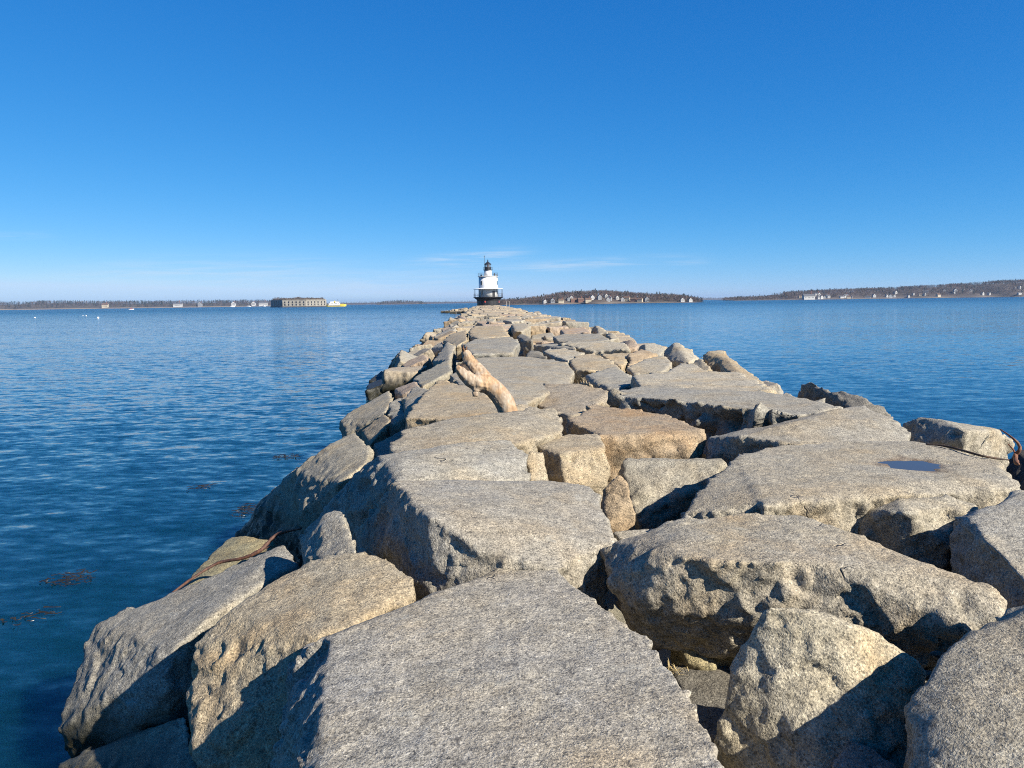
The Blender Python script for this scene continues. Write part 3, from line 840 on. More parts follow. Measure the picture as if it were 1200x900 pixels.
weed(80, 678, .34, .30, 40, 'larger dark clump of floating seaweed left of the sloping slab')
weed(28, 722, .22, .3, 14, 'thin scattered seaweed floating at the far left foreground')
weed(286, 598, .22, .5, 50, 'dark seaweed floating beside the black sided boulder')
weed(333, 535, .35, .3, 40, 'dark strand of seaweed on open water above the big left boulder')
weed(232, 571, .3, .25, 18, 'faint reddish weed strand floating left of the big boulder')

# ------------------------------------------------------------------ water
m, nt, b = new_mat('sea_water'); g = NG(nt)
geo = g.n('ShaderNodeNewGeometry'); pos = geo.outputs['Position']


def slope_noise(rot, sc, scale, detail=2.0, rough=.5, dist=.0):
    mp = g.n('ShaderNodeMapping'); mp.inputs['Rotation'].default_value = (0, 0, rot); mp.inputs['Scale'].default_value = (sc[0], sc[1], 1)
    g.l(pos, mp.inputs[0])
    return g.vmath('SUBTRACT', g.noise(mp.outputs[0], scale, detail, rough, dist, 1), (.5, .5, .5))


big = slope_noise(R(12), (.35, 1.0), .22, 3)
midw = slope_noise(R(10), (.36, 1.0), 1.7, 5, .62, .3)
fin = slope_noise(R(16), (.5, 1.0), 5.5, 4, .65)
sl = g.vmath('ADD', g.vmath('MULTIPLY', big, (.03, .05, 0)), g.vmath('MULTIPLY', midw, (.22, .44, 0)))
sl = g.vmath('ADD', sl, g.vmath('MULTIPLY', fin, (.30, .52, 0)))
# the lee side at right is calmer, cat's-paws elsewhere
px_ = g.n('ShaderNodeSeparateXYZ'); g.l(pos, px_.inputs[0])
mp = g.n('ShaderNodeMapping'); mp.inputs['Scale'].default_value = (.25, 1, 1); g.l(pos, mp.inputs[0])
paws = g.maprange(g.noise(mp.outputs[0], .035, 3, .55), .35, .65, .65, 1.2)
lee = g.maprange(px_.outputs[0], -2, 8, 1.0, .42, True)
far_ = g.maprange(px_.outputs[1], 25, 350, 1.0, 3.6, True)
amp = g.math('MULTIPLY', g.math('MULTIPLY', paws, lee), far_)
sc_ = g.n('ShaderNodeVectorMath', operation='SCALE'); g.l(sl, sc_.inputs[0]); g.l(amp, sc_.inputs[3])
nrm = g.vmath('NORMALIZE', g.vmath('ADD', sc_.outputs[0], (0, 0, 1)))
g.l(nrm, b.inputs['Normal'])
shal = g.noise(pos, .35, 3)
g.l(g.mix(shal, (.0010, .015, .032, 1), (.0016, .024, .037, 1)), b.inputs['Base Color'])
g.l(g.maprange(px_.outputs[1], 30, 600, .05, .22), b.inputs['Roughness']); b.inputs['IOR'].default_value = 1.333
b.subsurface_method = 'BURLEY'; b.inputs['Subsurface Weight'].default_value = 1.0; b.inputs['Subsurface Radius'].default_value = (.4, 1.2, 2.0); b.inputs['Subsurface Scale'].default_value = 1.0
SEA_M = m
bm = bmesh.new()
vs = [bm.verts.new((x, y, SEA)) for x, y in ((-9000, -300), (9000, -300), (9000, 9000), (-9000, 9000))]
bm.faces.new(vs)
tag(bm_obj('sea_water', bm, m), kind='structure')

# ------------------------------------------------------------------ lighthouse
LD = 280.0
LX = at(572.4, LD).x
lh = empty('lighthouse', (LX, LD, -.25), R(8))
tag(lh, 'white cast iron lighthouse on a black drum base at the breakwater end', 'lighthouse')
Z = lambda py: zpix(572, py, LD) + .25
zd, zr, zt, zg, zl = Z(348.3), Z(338.6), Z(324.0), Z(316.3), Z(313.0)
bm = bmesh.new(); lathe(bm, [(4.15, -1.5), (4.15, zd - 1.3), (4.35, zd - .8), (5.3, zd - .15), (5.42, zd - .1), (5.42, zd + .1)], 40); bm_obj('drum_base', bm, BLACK, lh, smooth=False)
bm = bmesh.new(); lathe(bm, [(3.42, zd + .1), (3.40, zr), (3.38, zt - .25)], 40); tower = bm_obj('tower', bm, WHITE, lh, smooth=True)
for a in (-140, -28):
    for zz, hh in ((zd + .9, 1.5), (zr + 1.4, 1.4), (zr + 3.9, 1.2)):
        if (a, zz) == (-62, zd + .9) or (zz > zr + 3 and a in (-112,)): continue
        ca, sa = math.cos(R(a)), math.sin(R(a))
        f = bmesh.new(); box(f, -.42, .42, -.07, .07, 0, hh); wf = bm_obj('window', f, TIMBER, lh)
        wf.location = (3.40 * ca, 3.40 * sa, zz); wf.rotation_euler = (0, 0, R(a) + math.pi / 2)
        f = bmesh.new(); box(f, -.32, .32, -.10, .10, .1, hh - .1); bm_obj('pane', f, GLASS, wf)
bm = bmesh.new(); box(bm, -.5, .5, -.08, .08, 0, 2.1); dr = bm_obj('door', bm, BLACK, lh); dr.location = (3.4 * math.cos(R(-62)), 3.4 * math.sin(R(-62)), zd + .1); dr.rotation_euler = (0, 0, R(28))
# gallery roof, slightly coned, open below
bm = bmesh.new(); lathe(bm, [(3.36, zr + .40), (5.35, zr + .02), (5.35, zr - .10), (3.36, zr + .15)], 40, cap=False); bm_obj('gallery_roof', bm, WHITE, lh)


def railing(name, r, z0, h, posts, rails, pr=.045, full=None):
    bm = bmesh.new()
    for k in range(posts):
        a = 2 * math.pi * k / posts; x, y = r * math.cos(a), r * math.sin(a)
        tube(bm, [(x, y, z0), (x, y, z0 + h)], pr, 6)
    for t in rails:
        c = [(r * math.cos(2 * math.pi * k / 48), r * math.sin(2 * math.pi * k / 48), z0 + h * t) for k in range(49)]
        tube(bm, c, pr * .8, 5)
    return bm_obj(name, bm, STEEL, lh)


bm = bmesh.new()
for k in range(10):
    a = 2 * math.pi * (k + .5) / 10; x, y = 5.2 * math.cos(a), 5.2 * math.sin(a)
    tube(bm, [(x, y, zd + .1), (x, y, zr)], .06, 8)
bm_obj('gallery_columns', bm, STEEL, lh)
railing('lower_railing', 5.3, zd + .1, 1.1, 20, (.5, 1.0), .03)
bm = bmesh.new(); lathe(bm, [(3.38, zt - .25), (3.75, zt - .02), (3.7, zt + .08), (1.0, zt + .08)], 40); bm_obj('upper_deck', bm, WHITE, lh)
railing('upper_railing', 3.6, zt + .08, 1.15, 16, (.45, 1.0), .03)
bm = bmesh.new(); lathe(bm, [(1.42, zt + .08), (1.36, zg - .15)], 28); bm_obj('watch_room', bm, WHITE, lh, smooth=True)
bm = bmesh.new(); lathe(bm, [(1.40, zg - .18), (1.75, zg - .05), (1.75, zg + .05), (1.15, zg + .06)], 28); bm_obj('lantern_deck', bm, BLACK, lh)
railing('lantern_railing', 1.65, zg + .05, .8, 12, (1.0,), .03)
bm = bmesh.new(); lathe(bm, [(1.15, zg + .06), (1.15, zl + .05)], 12); lan = bm_obj('lantern_room', bm, BLACK, lh)
zk = Z(310.0)
lg, lnt, lb = new_mat('lantern_glass'); lb.inputs['Transmission Weight'].default_value = .9; lb.inputs['Roughness'].default_value = .03; lb.inputs['IOR'].default_value = 1.1; lb.inputs['Base Color'].default_value = (.9, .93, .95, 1)
bm = bmesh.new(); lathe(bm, [(1.05, zl + .05), (1.05, zk)], 12, cap=False); bm_obj('glazing', bm, lg, lan)
bm = bmesh.new()
for k in range(12):
    a = 2 * math.pi * k / 12; tube(bm, [(1.08 * math.cos(a), 1.08 * math.sin(a), zl), (1.08 * math.cos(a), 1.08 * math.sin(a), zk + .05)], .045, 5)
bm_obj('glazing_bars', bm, BLACK, lan)
bm = bmesh.new(); lathe(bm, [(.2, zl - .2), (.35, zl + .3), (.42, zl + .55), (.3, zl + .8), (.1, zk - .1)], 16)
bm_obj('red_lens', bm, plain('red_lens', (.45, .05, .04), .2), lan)
bm = bmesh.new(); lathe(bm, [(1.32, zk), (1.3, zk + .1), (.8, zk + .55), (.3, zk + .95), (.16, zk + 1.1)], 12); rf = bm_obj('lantern_roof', bm, BLACK, lh)
bm = bmesh.new(); bmesh.ops.create_uvsphere(bm, u_segments=16, v_segments=10, radius=.24, matrix=Matrix.Translation((0, 0, zk + 1.32))); tube(bm, [(0, 0, zk + 1.5), (0, 0, zk + 1.95)], .05, 6)
bm_obj('ventilator_ball', bm, BLACK, rf)
bm = bmesh.new(); tube(bm, [(-1.22, -.3, zg), (-1.22, -.3, Z(299.5))], .06, 6); tube(bm, [(-1.45, -.3, Z(300.5)), (-1.0, -.3, Z(300.5))], .05, 5); bm_obj('antenna_mast', bm, STEEL, lh)
bm = bmesh.new()
for s in (-.25, .25): tube(bm, [(4.3 * math.cos(R(-70)) + s, 4.25 * math.sin(R(-70)), -.6), (4.3 * math.cos(R(-70)) + s, 4.25 * math.sin(R(-70)), zd)], .05, 5)
for k in range(10): tube(bm, [(4.3 * math.cos(R(-70)) - .25, 4.25 * math.sin(R(-70)), -.3 + k * .33), (4.3 * math.cos(R(-70)) + .25, 4.25 * math.sin(R(-70)), -.3 + k * .33)], .03, 5)
bm_obj('ladder', bm, STEEL, lh)
bm = bmesh.new(); box(bm, -.3, .3, -.25, .25, 0, .7); box(bm, -.2, .2, -.15, .15, .7, 1.0); fs = bm_obj('fog_signal', bm, STEEL, lh); fs.location = (2.1, -2.0, zt + .08)

# pale posts right of the base
for i, px in enumerate((593.2, 596.6)):
    bm = bmesh.new(); lathe(bm, [(.13, 0), (.12, 2.4), (.16, 2.42), (.10, 2.6)], 10)
    o = bm_obj('mooring_post', bm, TIMBER, None, at(px, 272, -.7)); tag(o, ('pale post right of the lighthouse base, nearer the black drum', 'pale post right of the lighthouse base, farther from the black drum')[i], 'post', 'posts beside the lighthouse')


# ------------------------------------------------------------------ people at the lighthouse
def skin_mesh(verts, edges, radii, root=0, sub=1):
    me = bpy.data.meshes.new('t'); me.from_pydata(verts, edges, [])
    o = bpy.data.objects.new('t', me); COL.objects.link(o)
    o.modifiers.new('k', 'SKIN')
    for sv, r in zip(me.skin_vertices[0].data, radii): sv.radius = (r, r)
    me.skin_vertices[0].data[root].use_root = True
    s = o.modifiers.new('s', 'SUBSURF'); s.levels = sub
    dg = bpy.context.evaluated_depsgraph_get(); dg.update()
    out = bpy.data.meshes.new_from_object(o.evaluated_get(dg), depsgraph=dg)
    bpy.data.objects.remove(o)
    out.polygons.foreach_set('use_smooth', [True] * len(out.polygons))
    return out


def person(px, dist, z, rz, top, label):
    r = empty('person', at(px, dist, z), rz); tag(r, label, 'person', 'people at the lighthouse')
    V = [(0, 0, .95), (0, 0, 1.15), (0, 0, 1.40), (0, 0, 1.50), (0, .01, 1.62), (0, .01, 1.72),
         (.10, 0, .88), (.11, .02, .48), (.11, 0, .08), (.12, -.14, .04), (-.10, 0, .88), (-.11, -.03, .48), (-.12, .05, .08), (-.13, -.09, .04),
         (.19, 0, 1.40), (.25, 0, 1.14), (.24, -.10, .92), (-.19, 0, 1.40), (-.25, 0, 1.14), (-.23, -.12, .95), (.235, -.13, .84), (-.225, -.16, .87)]
    E = [(0, 1), (1, 2), (2, 3), (3, 4), (4, 5), (0, 6), (6, 7), (7, 8), (8, 9), (0, 10), (10, 11), (11, 12), (12, 13), (2, 14), (14, 15), (15, 16), (2, 17), (17, 18), (18, 19), (16, 20), (19, 21)]
    Rr = [.14, .14, .15, .055, .09, .075, .09, .06, .045, .035, .09, .06, .045, .035, .07, .05, .038, .07, .05, .038, .035, .035]
    mesh_obj('body', skin_mesh(V, E, Rr), SKIN, r)
    mesh_obj('jacket', skin_mesh([(0, 0, .90), (0, 0, 1.15), (0, 0, 1.38), (.20, 0, 1.40), (.26, 0, 1.14), (.245, -.10, .93), (-.20, 0, 1.40), (-.26, 0, 1.14), (-.235, -.12, .96)],
                                 [(0, 1), (1, 2), (2, 3), (3, 4), (4, 5), (2, 6), (6, 7), (7, 8)], [.20, .185, .19, .10, .075, .062, .10, .075, .062]), top, r)
    mesh_obj('trousers', skin_mesh([(0, 0, .96), (.10, 0, .86), (.11, .02, .48), (.11, 0, .10), (-.10, 0, .86), (-.11, -.03, .48), (-.12, .05, .10)],
                                   [(0, 1), (1, 2), (2, 3), (0, 4), (4, 5), (5, 6)], [.16, .115, .085, .075, .115, .085, .075]), NAVY, r)
    bm = bmesh.new(); bmesh.ops.create_uvsphere(bm, u_segments=14, v_segments=10, radius=.108, matrix=Matrix.Translation((0, .03, 1.70))); bm_obj('hair', bm, HAIR, r, smooth=True)
    return r


person(568.3, 262, zpix(568.3, 358.0, 262), R(150), REDP, 'person in a red jacket standing before the lighthouse base')
person(584.8, 262, zpix(584.8, 357.9, 262), R(40), MAROON, 'person in dark maroon clothes at the right of the lighthouse base')

# ------------------------------------------------------------------ fort on its islet
FD = 1300.0
fo = empty('harbor_fort', (at(350, FD).x, FD, SEA)); tag(fo, 'granite sea fort with two rows of openings and overgrown roof', 'fort')
corner = [(317.2, 1318), (331.0, 1285), (358.5, 1290), (382.5, 1320), (378, 1385), (324, 1385)]
pl = [Vector((at(px, d).x - fo.location.x, d - FD, 0)) for px, d in corner]
Hf = 8.9 * FD / 900; Hf = 12.0
bm = bmesh.new(); a = [bm.verts.new(p + Vector((0, 0, 1.2))) for p in pl]; t2 = [bm.verts.new(p + Vector((0, 0, Hf))) for p in pl]
for k in range(6): bm.faces.new((a[k], a[(k + 1) % 6], t2[(k + 1) % 6], t2[k]))
bm.faces.new(t2); bm_obj('wall', bm, FORTST, fo)
bm = bmesh.new()
for k in range(6):   # cornice band
    p, q = pl[k], pl[(k + 1) % 6]; nrm_ = (q - p).cross(Vector((0, 0, 1))).normalized() * .35
    z0, z1 = Hf - 1.1, Hf - .4
    vs = [bm.verts.new(x) for x in (p + nrm_ + Vector((0, 0, z0)), q + nrm_ + Vector((0, 0, z0)), q + nrm_ + Vector((0, 0, z1)), p + nrm_ + Vector((0, 0, z1)))]
    vs2 = [bm.verts.new(v.co - nrm_ * 1.5) for v in vs]
    bm.faces.new(vs); bm.faces.new(vs2[::-1])
    for i in range(4): bm.faces.new((vs[i - 1], vs2[i - 1], vs2[i], vs[i]))
bm_obj('cornice', bm, FORTST, fo)
for (k, n_) in ((0, 5), (1, 6), (2, 6)):
    p, q = pl[k], pl[(k + 1) % 6]; dr_ = (q - p); nn = dr_.cross(Vector((0, 0, 1))).normalized()
    for j in range(n_):
        c = p + dr_ * ((j + .62) / (n_ + .2))
        for z0, hh, ww in ((2.6, 3.0, 1.0), (6.6, 3.2, 1.0)):
            f = bmesh.new(); box(f, -ww, ww, -.25, .25, 0, hh * .7)
            lathe_pts = [(ww * math.cos(t), ww * .9 * math.sin(t)) for t in np.linspace(0, math.pi, 7)]
            fa = [f.verts.new((x, -.25, hh * .7 + z)) for x, z in lathe_pts]; f.faces.new(fa)
            fb = [f.verts.new((x, .25, hh * .7 + z)) for x, z in lathe_pts]; f.faces.new(fb[::-1])
            w = bm_obj('opening', f, BLACK, fo); w.location = c + Vector((0, 0, z0)) + nn * .02; w.rotation_euler = (0, 0, math.atan2(dr_.y, dr_.x))
bm = bmesh.new(); cen = sum(pl, Vector()) / 6
r0 = [bm.verts.new(p.lerp(cen, .02) + Vector((0, 0, Hf))) for p in pl]; r1 = [bm.verts.new(p.lerp(cen, .12) + Vector((0, 0, Hf + 2.4))) for p in pl]
for k in range(6): bm.faces.new((r0[k], r0[(k + 1) % 6], r1[(k + 1) % 6], r1[k]))
bm.faces.new(r1); bm_obj('earth_roof', bm, TURF, fo)
bm = bmesh.new()
for k in range(1500):
    j = random.choice((0, 1, 1, 2, 2)); p = pl[j].lerp(pl[(j + 1) % 6], random.random()).lerp(cen, random.uniform(.03, .25)); s = random.uniform(.5, 1.3)
    hgt = Hf + random.uniform(.3, 2.4) + 3.0 * max(0, vnoise(np.array([[p.x / 9, p.y / 9, 1.5]]), 3)[0] + .3)
    c = p + Vector((0, 0, hgt)); vs = [bm.verts.new(c + Vector((random.uniform(-s, s), random.uniform(-s, s), random.uniform(-s, s)))) for _ in range(3)]; bm.faces.new(vs)
b_ = bm_obj('roof_brush', bm, plain('dry_brush', (.10, .075, .055), .95), fo)
bm = bmesh.new()
for k in range(6): pass
rr = [bm.verts.new(cen + (p - cen) * 1.10 + Vector((random.uniform(-3, 3), 0, -1.0))) for p in pl]; r2 = [bm.verts.new(cen + (p - cen) * 1.03 + Vector((0, 0, 1.3))) for p in pl]
for k in range(6): bm.faces.new((rr[k], rr[(k + 1) % 6], r2[(k + 1) % 6], r2[k]))
bm.faces.new(r2); bm_obj('ledge', bm, plain('dark_ledge', (.05, .045, .04), .9), fo)

# ------------------------------------------------------------------ ferry
fe = empty('ferry', (at(400, FD).x, FD - 40, SEA), R(4)); tag(fe, 'car ferry with yellow hull and white cabins right of the fort', 'ferry')


def hull_mesh(sections):
    bm = bmesh.new(); rings = []
    for (x, hw, zb, zt_) in sections:
        rings.append([bm.verts.new(p) for p in ((x, -hw, zt_), (x, -hw * .8, zb), (x, hw * .8, zb), (x, hw, zt_))])
    for a, b_ in zip(rings, rings[1:]):
        for k in range(4): bm.faces.new((a[k], b_[k], b_[(k + 1) % 4], a[(k + 1) % 4]))
    bm.faces.new(rings[0]); bm.faces.new(rings[-1][::-1]); return bm


bm_obj('hull', hull_mesh([(-15.5, 3.2, .3, 3.3), (-13, 4.5, -.6, 3.1), (8, 4.7, -.8, 3.0), (13, 3.4, -.6, 3.4), (16.5, .5, .8, 3.9)]), YELLOW, fe)
bm = bmesh.new(); box(bm, -12, 7, -4.82, 4.82, 1.9, 2.5); bm_obj('hull_stripe', bm, WHITE, fe)
bm = bmesh.new(); box(bm, -11, 6, -3.9, 3.9, 3.0, 5.6); cb = bm_obj('cabin', bm, WHITE, fe)
for k in range(7):
    bm = bmesh.new(); box(bm, -9.8 + k * 2.2, -8.5 + k * 2.2, -3.96, 3.96, 4.2, 5.1); bm_obj('window', bm, GLASS, cb)
bm = bmesh.new(); box(bm, -8.5, -3.0, -3.2, 3.2, 5.6, 8.2); bm_obj('upper_cabin', bm, WHITE, fe)
bm = bmesh.new(); box(bm, -.5, 5, -3.0, 3.0, 5.6, 8.6); br_ = bm_obj('bridge', bm, WHITE, fe)
bm = bmesh.new(); box(bm, .2, 5.08, -3.06, 3.06, 7.1, 8.0); bm_obj('window', bm, GLASS, br_)
bm = bmesh.new(); box(bm, -2.6, -.9, -1.2, 1.2, 5.6, 9.4); bm_obj('funnel', bm, YELLOW, fe)
bm = bmesh.new(); tube(bm, [(2.5, 0, 8.6), (2.5, 0, 12)], .14, 6); tube(bm, [(1.5, 0, 10.8), (3.5, 0, 10.8)], .1, 6); bm_obj('mast', bm, STEEL, fe)
bm = bmesh.new(); box(bm, 7, 12, -3.9, -3.7, 3.0, 4.3); box(bm, 7, 12, 3.7, 3.9, 3.0, 4.3); bm_obj('bulwark', bm, YELLOW, fe)

# ------------------------------------------------------------------ far shores
def land_mat(name, low, high, zline):
    m, nt, b = new_mat(name); g = NG(nt)
    geo = g.n('ShaderNodeNewGeometry'); sx = g.n('ShaderNodeSeparateXYZ'); g.l(geo.outputs['Position'], sx.inputs[0])
    nz = g.noise(geo.outputs['Position'], .03, 5, .65)
    z2 = g.math('ADD', sx.outputs[2], g.math('MULTIPLY', g.math('SUBTRACT', nz, .5), 3.0))
    hi = g.mix(nz, (*high, 1), tuple(min(1, c * 1.9) for c in high) + (1,))
    g.l(g.mix(g.maprange(z2, zline - .4, zline + .8), (*low, 1), hi), b.inputs['Base Color']); b.inputs['Roughness'].default_value = .95
    return m


LAND = land_mat('shore_land', (.11, .09, .07), (.048, .036, .027), SEA + 1.8)
LANDS = land_mat('sandy_shore_land', (.20, .155, .105), (.045, .038, .028), SEA + 2.4)
BARE = plain('bare_trees', (.095, .068, .056), .95, .5, .02)
BARE2 = plain('pale_bare_trees', (.135, .105, .09), .95, .4, .02)
CONIF = plain('conifers', (.025, .036, .025), .95, .5, .03)


def shore(name, prof, dist, depth, treeh, n_trees, conif, lmat, label, shelf=.35, wfun=None, leafn=48):
    """prof: (px, total height in photo px incl. trees); builds ground and the woods on it"""
    k = dist / F
    pxs = np.linspace(prof[0][0], prof[-1][0], 150)
    tot = np.interp(pxs, [p[0] for p in prof], [p[1] for p in prof]) * k
    gh = np.maximum(tot - treeh, tot * .25)
    nv = 14; bm = bmesh.new(); grid = []
    wob = vnoise(np.stack([pxs / 26, pxs * 0, pxs * 0], 1), 5) * depth * .12

    def hz(i, v):
        s = min(1, v / .45); s = s * s * (3 - 2 * s)
        return SEA - .5 + (gh[i] + .5) * (shelf * min(1, v / .06) * .35 + (1 - shelf * .35) * s)
    for i, px in enumerate(pxs):
        row = []
        for j in range(nv):
            v = (j / (nv - 1)) ** 1.5; d = dist + wob[i] + v * depth
            row.append(bm.verts.new(Vector((at(px, dist).x * (1 + .15 * v * depth / dist), d, hz(i, v) if j else SEA - 2))))
        grid.append(row)
    for i in range(len(pxs) - 1):
        for j in range(nv - 1): bm.faces.new((grid[i][j], grid[i + 1][j], grid[i + 1][j + 1], grid[i][j + 1]))
    tag(bm_obj(name + '_land', bm, lmat, smooth=True), kind='structure')

    def ground(px, v):
        i = int(np.clip(round((px - pxs[0]) / (pxs[-1] - pxs[0]) * 149), 0, 149))
        return Vector((at(px, dist).x * (1 + .15 * v * depth / dist), dist + wob[i] + v * depth, hz(i, v)))
    V, Fc, MI = [], [], []
    for q in range(n_trees):
        px = random.uniform(prof[0][0], prof[-1][0]); v = random.uniform(.07, .62) ** .9
        if wfun and not wfun(px, v): continue
        p = ground(px, v); h = treeh * random.uniform(.75, 1.08)
        i = int((px - pxs[0]) / (pxs[-1] - pxs[0]) * 149)
        h = min(h, tot[i] * 1.05 + .5)
        isc = random.random() < conif
        mi = 2 if isc else random.choice((0, 0, 1))
        b0 = len(V); w = h * .025
        V += [(p.x - w, p.y, p.z - 1), (p.x + w, p.y, p.z - 1), (p.x, p.y, p.z + h * .8)]; Fc.append((b0, b0 + 1, b0 + 2)); MI.append(mi)
        for t in range(leafn):
            if isc:
                z = random.random(); r = (1 - z) * h * .24 + .1; a = random.uniform(0, 6.28); c = (p.x + r * math.cos(a), p.y + r * math.sin(a), p.z + h * (.1 + .95 * z)); s = h * .10
            else:
                a = random.uniform(0, 6.28); e = random.uniform(-1.1, 1.0); rr_ = h * .42 * random.random() ** .45
                c = (p.x + rr_ * math.cos(a) * math.cos(e), p.y + rr_ * math.sin(a) * math.cos(e), p.z + h * .50 + rr_ * 1.1 * math.sin(e)); s = h * .065
            b0 = len(V)
            V += [(c[0] + random.uniform(-s, s), c[1] + random.uniform(-s, s), c[2] + random.uniform(-s, s) * 1.3) for _ in range(3)]
            Fc.append((b0, b0 + 1, b0 + 2)); MI.append(mi)
    me = bpy.data.meshes.new(name + '_woods'); me.from_pydata(V, [], Fc)
    for mm in (BARE, BARE2, CONIF): me.materials.append(mm)
    me.polygons.foreach_set('material_index', MI)
    o = bpy.data.objects.new(name + '_woods', me); COL.objects.link(o)
    tag(o, label, 'woods', None, 'stuff')
    return ground


# houses
def house_proto(wall_mat, roof_mat, w, dp, h, gable_front):
    r = empty('shore_house', (0, 0, -500))
    bm = bmesh.new(); box(bm, -w / 2, w / 2, -dp / 2, dp / 2, -2, h)
    for s in (-1, 1):
        if gable_front:
            t = [bm.verts.new(p) for p in ((-w / 2, s * dp / 2, h), (w / 2, s * dp / 2, h), (0, s * dp / 2, h + w * .42))]
        else:
            t = [bm.verts.new(p) for p in ((s * w / 2, -dp / 2, h), (s * w / 2, dp / 2, h), (s * w / 2, 0, h + dp * .42))]
        bm.faces.new(t)
    bm_obj('wall', bm, wall_mat, r)
    bm = bmesh.new()
    for s in (-1, 1):
        if gable_front:
            t = [(s * (w / 2 + .4), -dp / 2 - .4, h - .3), (s * (w / 2 + .4), dp / 2 + .4, h - .3), (0, dp / 2 + .4, h + w * .42 + .05), (0, -dp / 2 - .4, h + w * .42 + .05)]
        else:
            t = [(-w / 2 - .4, s * (dp / 2 + .4), h - .3), (w / 2 + .4, s * (dp / 2 + .4), h - .3), (w / 2 + .4, 0, h + dp * .42 + .05), (-w / 2 - .4, 0, h + dp * .42 + .05)]
        lo = [bm.verts.new(p) for p in t]; hi = [bm.verts.new((p[0], p[1], p[2] + .3)) for p in t]
        bm.faces.new(lo); bm.faces.new(hi[::-1])
        for k in range(4): bm.faces.new((lo[k - 1], hi[k - 1], hi[k], lo[k]))
    bm_obj('roof', bm, roof_mat, r)
    n_ = int(w // 2.6)
    for fl in range(2 if h > 5 else 1):
        for k in range(n_):
            x = (k + .5 - n_ / 2) * 2.4
            bm = bmesh.new(); box(bm, x - .5, x + .5, -dp / 2 - .06, -dp / 2 + .1, 1.0 + fl * 2.8, 2.5 + fl * 2.8); bm_obj('window', bm, GLASS, r)
    bm = bmesh.new(); box(bm, w * .2, w * .2 + .9, -.4, .5, h, h + max(w, dp) * .42 + 1.2); bm_obj('chimney', bm, plain('brick', (.22, .08, .05), .9), r)
    return r


CREAM = plain('cream_paint', (.42, .36, .26), .7); GREYP = plain('grey_clapboard', (.22, .225, .23), .8); REDBR = plain('red_brick', (.15, .075, .055), .9); PALEC = plain('pale_clapboard', (.42, .41, .39), .7)
HOUSES = {'white': house_proto(PALEC, ROOFG, 9, 8, 5.2, True), 'cream': house_proto(CREAM, ROOFB, 13, 8, 5.4, False),
          'grey': house_proto(GREYP, ROOFG, 9, 9, 5.6, True), 'red brick': house_proto(REDBR, ROOFB, 15, 8, 5.2, False), 'long white': house_proto(PALEC, ROOFG, 19, 8, 4.6, False)}
used_proto = set()
hcount = {}


def put_house(kind, loc, sc, rz, where, group):
    p = HOUSES[kind]
    if kind in used_proto: o = copy_tree(p)
    else: o = p; used_proto.add(kind)
    o.location = loc; o.scale = (sc, sc, sc); o.rotation_euler = (0, 0, rz)
    for ch in o.children:
        pass
    tag(o, f'{kind} house with pitched roof {where}', 'house', group)
    return o


isl = shore('island', [(584, 5), (592, 7.5), (615, 9.5), (642, 13), (662, 16.5), (690, 17.5), (710, 17.8), (740, 16), (770, 13), (797, 12), (812, 10), (821, 7), (829, 2)], 930, 130, 6.8, 2000, .06, LAND,
            'grey brown leafless woods covering the island behind the lighthouse', wfun=lambda px, v: not (655 < px < 755 and v < .26 and random.random() < .72))
rsh = shore('right_shore', [(868, 3), (900, 5), (930, 7.5), (942, 11), (966, 12.5), (1020, 14), (1080, 15), (1128, 17.5), (1164, 18.5), (1205, 21.5), (1300, 24), (1450, 25)], 1500, 260, 8.0, 5600, .08, LAND,
            'leafless woods along the ridge of the right hand shore', wfun=lambda px, v: not (v < .12 and random.random() < .5))
lsh = shore('left_shore', [(-140, 10), (0, 10.5), (35, 11.3), (70, 10.3), (130, 9.6), (200, 9), (245, 9), (290, 8.3), (330, 7.5)], 2600, 350, 11, 3600, .35, LANDS,
            'dark wooded shore low along the horizon at left', leafn=26, wfun=lambda px, v: not (70 < px < 128 and v < .16))
shore('distant_shore', [(320, 4.5), (380, 4), (440, 4.2), (520, 3.6), (600, 3.5), (700, 3.5), (812, 4), (872, 3.2), (900, 3)], 4300, 400, 9, 2600, .3, LAND,
      'far blue grey wooded shore in the middle of the horizon', leafn=14)
shore('wooded_point', [(438, 1.5), (448, 5), (470, 5.3), (488, 4.6), (498, 1)], 3000, 200, 9, 420, .4, LAND, 'low wooded point right of the yellow ferry', leafn=26)

ISL_H = [('white', 639, .12), ('grey', 648, .12), ('red brick', 674, .10), ('white', 672, .22), ('red brick', 682, .11), ('cream', 690, .08), ('grey', 668, .17), ('white', 695, .2), ('grey', 703, .20), ('white', 712, .24), ('grey', 716, .16), ('white', 714, .12),
         ('white', 733, .13), ('cream', 738, .15), ('white', 727, .2), ('red brick', 745, .12), ('cream', 752, .1), ('white', 799, .1), ('grey', 760, .12), ('white', 808, .1), ('cream', 658, .09)]
words = {}
for i, (kd, px, v) in enumerate(ISL_H):
    p = isl(px, v)
    where = 'on the island slope' if v > .14 else 'near the island waterline'
    put_house(kd, p + Vector((0, 0, .4)), random.uniform(.44, .58), random.uniform(-.5, .5), where, 'houses on the island')
for i in range(46):
    px = random.uniform(940, 1260) if i < 36 else random.uniform(955, 1010)
    v = random.choice((.05, .07, .09, .12, .16, .22)); kd = random.choice(('white', 'white', 'white', 'grey', 'cream', 'long white', 'white'))
    if px > 1120 and random.random() < .4: v = random.uniform(.2, .34)
    p = rsh(px, v)
    where = 'high on the right hand shore' if v > .19 else ('along the right hand shore' if px > 1020 else 'at the far end of the right hand shore')
    put_house(kd, p + Vector((0, 0, .6)), random.uniform(.42, .72), random.uniform(-.6, .6), where, 'houses on the right hand shore')
put_house('long white', rsh(949, .04) + Vector((0, 0, 1)), 1.15, .1, 'on the point of the right hand shore', 'houses on the right hand shore')
